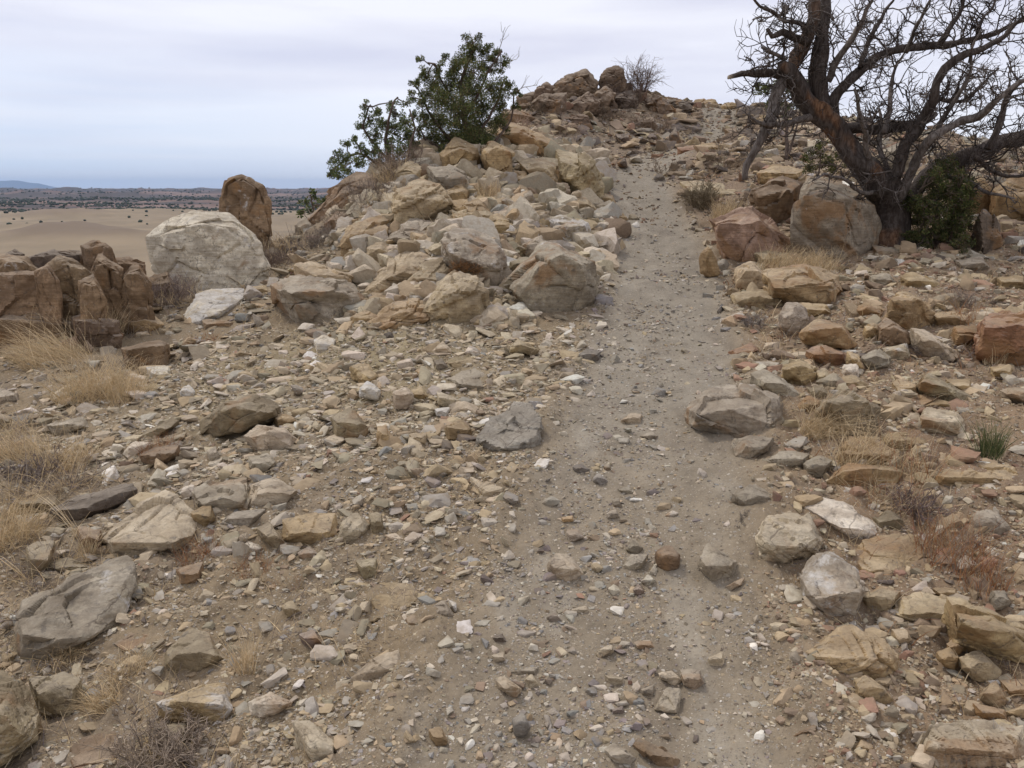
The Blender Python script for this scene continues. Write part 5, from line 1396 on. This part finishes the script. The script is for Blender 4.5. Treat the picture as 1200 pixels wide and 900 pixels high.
def build_shrubs():
    g = np.random.default_rng(15)
    for px, py, hp, wp, n, pal, lab in SHRUBS:
        b = gp(px, py); s = b.y / FPX
        pal = [np.array(c_) * np.array([1.0, .93, .80]) for c_ in pal]
        vb, F = VB(), []
        h = hp * s; w = wp * s
        tall = hp > 55 and py < 200
        for _ in range(n):
            a = g.uniform(0, 2 * np.pi); q = np.sqrt(g.uniform())
            x, y = b.x + np.cos(a) * q * w * (.5 if not tall else .15), b.y + np.sin(a) * q * w * (.5 if not tall else .15)
            p = np.array([x, y, float(ht(x, y)) - .01])
            d = np.array([np.cos(a) * q * w * .9, np.sin(a) * q * w * .9, h * g.uniform(.6, 1.0)])
            L_ = np.linalg.norm(d) * .62
            grow(vb, F, p - np.array(b), d, L_, max(.0035, .00042 * b.y), 2, g, pal[int(g.integers(len(pal)))], .22, .03, (3, 5), 3, None, .58)
        nm = 'dead_shrub'
        o = link(nm, vb_mesh(nm, vb, F), M_TWIG, None, b)
        tag(o, lab, 'shrub', 'leafless shrubs among the rocks', 'thing')
    # orange cushion plant on the side of the plant boulder
    c = at(547, 312, 7.35); c.y = hit(567, 340) + .02; c = at(547, 312, c.y)
    vb, F = VB(), []
    for _ in range(420):
        d = g.normal(size=3) * np.array([1, 1, .7]); d[2] = abs(d[2]); d[1] -= .3; d /= np.linalg.norm(d)
        p = np.array([g.uniform(-.13, .13), g.uniform(-.05, .1), g.uniform(-.07, .02)])
        grow(vb, F, p, d, .06, .0035, 1, g, (.40, .22, .10) if g.uniform() < .7 else (.30, .22, .14), .3, .02, (1, 2), 3)
    o = link('cushion_plant', vb_mesh('cushion_plant', vb, F), M_DRY, None, c)
    tag(o, 'orange brown cushion plant clinging to the side of a grey boulder', 'plant', None, 'thing')
build_shrubs()

# ------------------------------------------------------------------ evergreens
def leaf_cloud(centres, g, per, size, pal, up=.35):
    """centres: list of (point, radius); small pointed leaf blades on all sides"""
    V, F, C = [], [], []
    off = 0
    for c, r_ in centres:
        n = per
        d = g.normal(size=(n, 3)); d /= np.linalg.norm(d, axis=1)[:, None]
        q = np.array(c) + d * (r_ * g.uniform(.15, 1, n) ** .6)[:, None]
        ax = d * .6 + g.normal(0, .6, (n, 3)); ax[:, 2] += up; ax /= np.linalg.norm(ax, axis=1)[:, None]
        sd = np.cross(ax, g.normal(size=(n, 3))); sd /= np.linalg.norm(sd, axis=1)[:, None]
        L_ = size * g.uniform(.6, 1.3, (n, 1)); W_ = L_ * .27
        P = np.stack([q, q + ax * L_ * .5 + sd * W_, q + ax * L_, q + ax * L_ * .5 - sd * W_], 1)
        V.append(P.reshape(-1, 3)); F.append(np.arange(n * 4).reshape(n, 4) + off); off += n * 4
        col = np.array(pal)[g.integers(0, len(pal), n)] * g.uniform(.7, 1.3, (n, 1)) * g.uniform(.75, 1.25)
        C.append(np.repeat(col, 4, 0))
    return np.vstack(V), np.vstack(F), np.vstack(C)
PG = [(.14, .17, .055), (.18, .205, .07), (.105, .14, .055), (.24, .235, .095), (.09, .115, .055)]
JG = [(.125, .14, .05), (.15, .155, .06), (.10, .115, .05), (.21, .19, .075), (.25, .18, .08)]

def evergreen(name, label, base, limbs, clumps, pal, D, g, leaf=.035, per=90, thick=.5, twigs=0, barkcol=(.16, .12, .095), group='evergreens on the rocky crest', scat=8, dead_tips=0):
    """limbs: pixel polylines; clumps: px, py, radius px"""
    b = base; root = empty(name, b)
    tag(root, label, 'tree' if 'bush' not in name else 'bush', group, 'thing')
    B0 = np.array(b)
    def w(px, py, dy=0): return np.array(at(px, py, D + dy)) - B0
    first = True
    allpts = []
    for k, (pts, w0, w1) in enumerate(limbs):
        dz = np.cumsum(g.normal(0, .10, len(pts))); dz[0] = 0
        P = np.array([w(x, y, dz[i]) for i, (x, y) in enumerate(pts)])
        if first or pts[0] == limbs[0][0][0]: P[0] = P[0] * 0
        S = spline(P, .12); S[1:-1] += g.normal(0, .008, (len(S) - 2, 3))
        vb, F = VB(), []
        tube(S, np.linspace(w0, w1, len(S)) * .6 * D / FPX / 2, 8 if k == 0 else 6, vb, F, .12, k, col=barkcol)
        allpts.append(S)
        link('trunk' if first else 'branch', vb_mesh('limb', vb, F), M_BARK, root)
        first = False
    AP = np.vstack(allpts)
    cen, vb, F = [], VB(), []
    for (cx, cy, cr) in clumps:
        Rr = cr * 1.08 * D / FPX
        c0 = w(cx, cy, g.normal(0, .22))
        # a sprig runs from the nearest limb into the clump
        q = AP[np.argmin(np.linalg.norm(AP - c0, axis=1))]
        m = 5; S = np.linspace(q, c0, m); S[1:-1] += g.normal(0, .03, (m - 2, 3))
        tube(S, np.linspace(.012, .006, m), 4, vb, F, col=barkcol)
        ns = max(int(scat * (cr / 12.) ** 2), 3)
        for _ in range(ns):
            d = g.normal(size=3); d /= np.linalg.norm(d); e = c0 + d * Rr * g.uniform(.25, 1.0)
            cen.append((e, Rr * g.uniform(.14, .34) + .015))
            S = np.linspace(c0, e, 4); S[1:3] += g.normal(0, .02, (2, 3))
            tube(S, [.006, .005, .004, .003], 3, vb, F, col=barkcol)
    for _ in range(dead_tips):
        cx, cy, cr = clumps[int(g.integers(len(clumps)))]
        c0 = w(cx, cy, g.normal(0, .15)); d = c0 - AP.mean(0); d[2] += .2
        grow(vb, F, c0, d, .35, .006, 1, g, (.24, .20, .17), .25, .03, (3, 5), 3)
    V, Fq, C = leaf_cloud(cen, g, per, leaf, pal)
    Fq = np.vstack([Fq] + [f + len(V) for f in F]); V = np.vstack([V] + vb.v); C = np.vstack([C] + vb.c)
    link('crown', mesh_np('crown', V, Fq, False, C), M_LEAF, root)
    return root

def build_evergreens():
    g = np.random.default_rng(31)
    D = 11.9
    b = gp(548, 205); b = at(548, 190, D); b.z = float(ht(b.x, D)) - .05
    limbs = [([(548, 200), (547, 160), (544, 130), (540, 100), (548, 75), (556, 55)], 13, 4),
             ([(548, 200), (530, 165), (508, 140), (497, 118)], 9, 3), ([(548, 190), (566, 150), (582, 120), (590, 95)], 8, 3),
             ([(548, 195), (520, 175), (500, 165), (492, 150)], 7, 3), ([(546, 150), (530, 115), (515, 90), (510, 75)], 6, 3),
             ([(545, 140), (562, 105), (572, 85), (588, 60)], 6, 3), ([(548, 195), (580, 165), (598, 140), (602, 112)], 6, 3)]
    cl = [(556,60,12),(543,72,13),(570,58,10),(584,62,9),(590,78,8),(575,80,12),(555,85,14),(530,82,12),(515,80,9),(500,90,10),(492,72,5),(508,100,14),(530,102,16),
          (552,105,17),(575,104,14),(594,98,10),(604,108,7),(486,100,8),(484,115,7),(497,120,13),(518,122,17),(542,125,19),(566,124,17),(588,122,12),(603,126,6),
          (498,142,13),(515,145,18),(540,147,21),(565,145,18),(585,143,11),(505,163,12),(525,167,19),(550,168,20),(573,165,13),(592,150,7),(490,155,8),(515,178,10),(540,182,14),(560,180,12),
          (562,44,6),(548,50,7),(577,70,7),(522,66,5)]
    evergreen('juniper_tree', 'large bushy dark green juniper rising behind the rock pile', b, limbs, cl, PG + JG, D, g, .023, 100, scat=15, dead_tips=9)
    D = 11.6
    b = at(470, 215, D); b.z = float(ht(b.x, D)) - .05
    limbs = [([(470, 215), (458, 190), (452, 165), (455, 140), (462, 118)], 10, 3), ([(470, 215), (440, 190), (420, 180), (400, 190), (385, 205)], 7, 3),
             ([(458, 190), (435, 165), (425, 150), (432, 125)], 6, 3), ([(468, 210), (480, 175), (486, 150), (480, 128)], 7, 3)]
    cl = [(385,205,7),(395,198,10),(392,182,8),(405,186,11),(418,192,10),(405,168,8),(415,163,6),(425,150,9),(432,136,9),(428,124,6),(445,128,8),(448,143,10),(440,158,12),
          (460,120,7),(464,133,10),(460,150,12),(475,143,10),(476,160,12),(455,170,12),(437,178,12),(470,178,12),(485,165,9),(425,175,8),(446,192,12),(462,196,10),(410,200,8),(478,120,6),(398,208,6),(486,135,7)]
    evergreen('pinyon_tree', 'small open crowned green pinyon leaning left off the crest', b, limbs, cl, PG, D, g, .026, 76, scat=12)
    # sprig of green lower down beyond the crest
    D = 13.2
    b = at(366, 252, D); b.z = float(ht(b.x, D)) - .05
    evergreen('pinyon_bush', 'little green bush beyond the crest under the leaning pinyon', b, [([(366, 252), (366, 240), (362, 230)], 4, 2)], [(358,238,6),(368,228,6),(372,240,7),(352,248,5),(362,250,6),(380,234,4)], PG, D, g, .05, 30, scat=8)
    # dense bush right of the dead tree
    D = 8.75
    b = at(1100, 300, D); b.z = float(ht(b.x, D)) - .03
    b.z = min(b.z, at(1100, 300, D).z)
    limbs = [([(1100, 300), (1098, 270), (1100, 240), (1105, 205)], 14, 4), ([(1100, 300), (1082, 260), (1078, 225)], 8, 3), ([(1100, 300), (1120, 265), (1124, 225)], 8, 3)]
    cl = []
    for _ in range(84):
        t = g.uniform(0, 1) ** .9; yy = 296 - t * 96
        hw = 40 * (1 - .25 * t) * math.sqrt(max(.15, 1 - (t - .4) ** 2 * 1.6))
        cl.append((1101 + g.uniform(-1, 1) * hw * g.uniform(.85, 1.15) + 4 * t, yy + g.normal(0, 4), g.uniform(7, 14)))
    cl += [(1110,195,9),(1100,190,7),(1118,190,6),(1124,202,8)]
    evergreen('juniper_bush', 'dense rounded dark green juniper bush at the foot of the dead tree', b, limbs, cl, [(.075,.095,.03),(.10,.115,.035),(.06,.08,.028),(.14,.14,.045),(.16,.12,.06)], D, g, .020, 60, scat=9, group='evergreen bushes around the dead tree')
    D = 13.5
    b = at(925, 150, D); b.z = float(ht(b.x, D)) - .05
    cl = [(905,100,10),(918,92,10),(930,105,12),(912,118,11),(895,108,8),(940,118,10),(925,128,9),(888,100,5),(950,105,8),(905,126,7)]
    evergreen('juniper_bush', 'dark green juniper showing behind the broken left limb of the dead tree', b, [([(925, 160), (922, 135), (918, 110)], 8, 3), ([(925, 160), (938, 130), (945, 110)], 5, 2)], cl, PG, D, g, .04, 46, scat=9, group='evergreen bushes around the dead tree')
    D = 10.6
    b = at(960, 205, D); b.z = float(ht(b.x, D)) - .05
    cl = [(950,180,10),(962,172,9),(968,188,12),(950,195,10),(978,196,9),(940,188,6),(985,182,7)]
    evergreen('juniper_bush', 'low yellow green juniper sprig under the horizontal grey limb of the dead tree', b, [([(960, 210), (960, 195), (962, 180)], 5, 2)], cl, [(.12,.12,.035),(.09,.10,.035),(.15,.14,.05)], D, g, .03, 40, scat=9, group='evergreen bushes around the dead tree')
build_evergreens()

# ------------------------------------------------------------------ the dead juniper
def build_dead_tree():
    g = np.random.default_rng(77)
    D = 8.85
    b = at(1045, 292, D); b.z = float(ht(b.x, D)) - .04
    root = empty('dead_juniper_tree', b)
    tag(root, 'large leafless dead juniper with twisted dark limbs among boulders', 'tree', None, 'thing')
    B0 = np.array(b)
    DK = (.10, .082, .07); GR = (.20, .175, .155); BR = (.14, .09, .06)
    # name, colour, depth drift, twig density, points (x, y, width)
    LM = [
     ('trunk', DK, 0, 0, [(1043,305,46),(1042,285,37),(1040,250,36),(1034,222,44),(1024,203,40)]),
     ('trunk', DK, .05, 0, [(1050,302,30),(1056,270,24),(1056,240,26),(1050,218,24)]),
     ('branch', DK, -.1, .6, [(1032,225,40),(1012,195,36),(990,168,33),(966,140,31),(945,112,29),(926,88,25),(914,76,17)]),
     ('branch', DK, -.2, .3, [(930,90,16),(912,84,14),(893,80,13),(878,83,9),(864,90,8),(853,93,6)]),
     ('branch', BR, .1, .8, [(922,92,18),(934,66,22),(946,46,22),(956,22,20),(958,-5,16),(956,-30,12)]),
     ('branch', DK, .4, 1.0, [(972,150,26),(962,115,26),(958,85,28),(962,50,24),(966,15,18),(968,-25,14)]),
     ('branch', DK, -.3, .5, [(948,50,13),(932,42,11),(917,36,10),(906,42,8),(901,33,5)]),
     ('branch', GR, -.2, .5, [(920,70,7),(906,60,6),(895,52,4)]),
     ('branch', DK, -.4, 1.3, [(950,34,9),(932,26,7),(916,22,6),(905,13,5),(892,6,4),(884,-8,3)]),
     ('branch', DK, .2, 1.0, [(976,150,20),(978,122,17),(990,102,16),(1008,78,14),(1028,64,13),(1055,59,12),(1082,58,12),(1108,52,11),(1138,46,9),(1168,38,7),(1195,25,5),(1225,8,3)]),
     ('branch', DK, .1, 1.2, [(1100,53,10),(1110,38,8),(1122,20,7),(1128,0,6),(1128,-24,4)]),
     ('branch', DK, .3, 1.2, [(1008,78,9),(1015,58,8),(1025,36,7),(1040,14,5),(1052,-12,3)]),
     ('branch', GR, -.3, 1.0, [(970,96,12),(982,74,11),(994,56,9),(1004,36,8),(1014,14,6),(1034,-14,4)]),
     ('branch', DK, -.5, 1.0, [(1045,228,24),(1054,195,20),(1066,165,17),(1080,140,16),(1091,118,14),(1094,98,13),(1110,82,13),(1130,68,12),(1154,56,9),(1178,42,7),(1200,24,5),(1230,2,3)]),
     ('branch', GR, -.7, 1.1, [(1052,235,20),(1064,205,15),(1080,180,13),(1096,160,12),(1120,146,12),(1147,138,12),(1164,122,9),(1180,106,7),(1203,94,5),(1230,86,3)]),
     ('branch', DK, .5, .9, [(1060,240,24),(1082,212,25),(1106,196,27),(1132,184,28),(1162,172,26),(1194,160,24),(1240,144,18)]),
     ('branch', GR, -.4, 1.0, [(988,168,14),(972,146,13),(955,139,12),(935,138,11),(912,144,9),(893,144,7),(880,135,3)]),
     ('branch', GR, -.2, .8, [(925,84,12),(917,98,17),(909,122,19),(899,146,18),(882,172,13),(874,192,10),(873,210,8)]),
     ('branch', GR, -.6, .9, [(1038,228,12),(1024,205,11),(1017,180,9),(1012,155,8),(1006,130,6),(1004,105,4)]),
     ('branch', DK, .3, 1.0, [(984,150,16),(1006,148,16),(1032,152,17),(1056,152,16),(1080,145,13),(1098,132,8)]),
     ('branch', GR, .3, 1.2, [(1036,156,9),(1043,130,8),(1044,105,7),(1050,80,5),(1062,58,3)]),
     ('branch', DK, .2, 1.2, [(1158,175,12),(1170,150,10),(1174,125,8),(1185,108,6),(1202,96,4)]),
     ('branch', GR, -.6, 1.2, [(1096,158,9),(1112,132,7),(1126,108,6),(1136,84,5),(1134,62,4),(1148,36,3)]),
     ('branch', GR, -.5, 1.2, [(1108,206,9),(1136,214,7),(1160,226,5),(1188,234,3)]),
     ('branch', DK, .2, 1.3, [(1140,182,9),(1160,198,7),(1186,206,5),(1215,204,3)]),
     ('branch', GR, -.8, 1.0, [(1030,228,8),(1010,222,6),(990,212,5),(970,206,4),(950,214,3)]),
     ('branch', GR, -.5, 1.2, [(1062,62,8),(1070,40,6),(1082,20,5),(1090,-5,3)]),
     ('branch', DK, .0, 1.2, [(1144,45,7),(1150,24,5),(1164,6,4),(1170,-15,3)]),
     ('branch', GR, .4, 1.1, [(1046,222,10),(1040,195,9),(1030,172,8),(1034,150,6),(1028,128,4)]),
     ('branch', DK, .5, 1.2, [(1084,142,9),(1100,120,7),(1124,118,6),(1150,102,5),(1168,80,3)]),
    ]
    twb, TF, nt = VB(), [], 0
    for k, (nm, colr, dd, dens, pts) in enumerate(LM):
        P = []
        m = len(pts)
        dz = np.cumsum(g.normal(0, .05, m)); dz[0] = 0
        for i, (x, y, wd) in enumerate(pts):
            Dd = D + dz[i] + (dd * (i / (m - 1)) if nm != 'trunk' else dd)
            # limbs that start on another limb start at that limb's depth
            q = np.array(at(x, y, Dd)) - B0
            P.append([*q, wd * (.80 if nm == 'trunk' else .70) * D / FPX / 2])
        P = np.array(P)
        S = spline(P, .06)
        n = len(S)
        if nm != 'trunk':
            wob = fbm(np.c_[np.arange(n) * .12 + k * 9, np.zeros(n), np.zeros(n)], 1.0, 3, 3)
            wob2 = fbm(np.c_[np.arange(n) * .12 + k * 9, np.zeros(n) + 40, np.zeros(n)], 1.0, 3, 3)
            a_ = np.minimum(np.arange(n) / 4., 1)
            S[:, 2] += .055 * wob * a_; S[:, 0] += .055 * wob2 * a_
        vb, F = VB(), []
        cc = np.array(colr)
        tube(S[:, :3], S[:, 3], 14 if S[:, 3].max() > .1 else 10 if S[:, 3].max() > .05 else 7, vb, F, .26, 5.0 * k, col=cc)
        # orange heartwood where bark is torn off
        C = np.vstack(vb.c); Vv = np.vstack(vb.v)
        if k in (0, 2, 4):
            t_ = fbm(Vv, 3.2, 5 + k, 3)
            C = C + (np.array((.24, .125, .06)) - C) * (sst(.36, .6, t_) * .75)[:, None]
        t_ = fbm(Vv * np.array([1, 1, .4]), 14, 9, 3)
        C = C * (1 + .45 * t_)[:, None]
        if k == 3: C[Vv[:, 0] < Vv[:, 0].min() + .05] = (.45, .38, .28)
        vb.c = [np.clip(C, .02, .6)]
        tw, tF = VB(), []
        nsp = int(dens * np.linalg.norm(np.diff(S[:, :3], axis=0), axis=1).sum() / (.15 if S[:, 0].mean() < .1 or S[:, 2].mean() < 1.2 else .10))
        nsp = 0 if nm == 'trunk' else max(nsp, 6)
        # twigs
        if 0 < nsp <= 14: tw, tF = vb, F
        for _ in range(nsp):
            i = int(g.uniform(.12, 1) * (n - 2)); p = S[i, :3]; t = S[i + 1, :3] - S[i, :3]; t /= np.linalg.norm(t) + 1e-9
            u, v = perp(t); a = g.uniform(0, 2 * np.pi); o_ = np.cos(a) * u + np.sin(a) * v
            d = t * g.uniform(.1, .9) + o_ * g.uniform(.6, 1.1) + np.array([0, 0, .35])
            col = np.array(GR if g.uniform() < .45 else DK) * g.uniform(.8, 1.3)
            L_ = g.uniform(.14, .50) * (1 if S[i, 3] > .02 else .75)
            grow(tw, tF, p, d, L_, min(S[i, 3] * .6, .0105), 2, g, col, .34, .05, (3, 6), 3, None, .63)
        # a limb and the twigs growing from it move together
        o = link(nm, vb_mesh(nm, vb, F), M_BARK, root)
        if tw.v and tw is not vb:
            link('twigs', vb_mesh('twigs', tw, tF), M_TWIG, o)
build_dead_tree()

# ------------------------------------------------------------------ scrub out on the valley floor, and the air
def build_scrub():
    g = np.random.default_rng(41)
    n = 50000
    r = 1100 * (9000 / 1100) ** g.uniform(0, 1, n); th = np.radians(g.uniform(-40, 6, n))
    x, y = r * np.sin(th), r * np.cos(th)
    P = np.c_[x / 900., y / 260., x * 0]
    w = sst(-.25, .35, fbm(P, 1.0, 60, 4)) * sst(1700, 2300, r) * (1 - .75 * sst(3000, 4200, r)) + .012 * sst(1100, 1500, r)
    k = g.uniform(0, 1, n) < w
    x, y, r = x[k], y[k], r[k]
    z, _, _ = ground_fn(x, y)
    s = g.uniform(1.3, 2.9, len(x)) * (1 + r / 4000.)
    col = np.array((.05, .06, .035)) * g.uniform(.6, 1.4, (len(x), 1)) * np.ones((1, 3))
    me = merge_stones('scrub', x, y, z + s * .4, s, g.uniform(.6, .9, len(x)), col, [(ICO[1][0] * (1 + .25 * fbm(ICO[1][0], 1.3, k * 7., 2))[:, None], ICO[1][1]) for k in range(6)], g, .1)
    o = link('juniper_scrub', me, M_LEAF)
    tag(o, 'distant dark juniper scrub speckling the valley and mesas', 'scrub', None, 'stuff')
build_scrub()
def build_haze():
    bm = bmesh.new()
    bmesh.ops.create_cube(bm, size=1.0)
    lo, hi = Vector((-36000, -36000, -260)), Vector((36000, 36000, 400))
    for v in bm.verts:
        v.co = Vector([(lo[i] + hi[i]) / 2 + v.co[i] * (hi[i] - lo[i]) for i in range(3)])
    me = bpy.data.meshes.new('haze'); bm.to_mesh(me); bm.free()
    m = bpy.data.materials.new('valley_air'); m.use_nodes = True
    nt = m.node_tree; nt.nodes.clear()
    out = nt.nodes.new('ShaderNodeOutputMaterial'); pv = nt.nodes.new('ShaderNodeVolumePrincipled')
    pv.inputs['Color'].default_value = (.50, .70, 1.0, 1); pv.inputs['Density'].default_value = HAZE
    nt.links.new(pv.outputs[0], out.inputs['Volume'])
    o = link('haze', me, m); tag(o, 'thin bluish air over the valley', 'haze', None, 'stuff')
HAZE = 0.000032
if HAZE: build_haze()
print('OBJECTS', len(SC.objects))
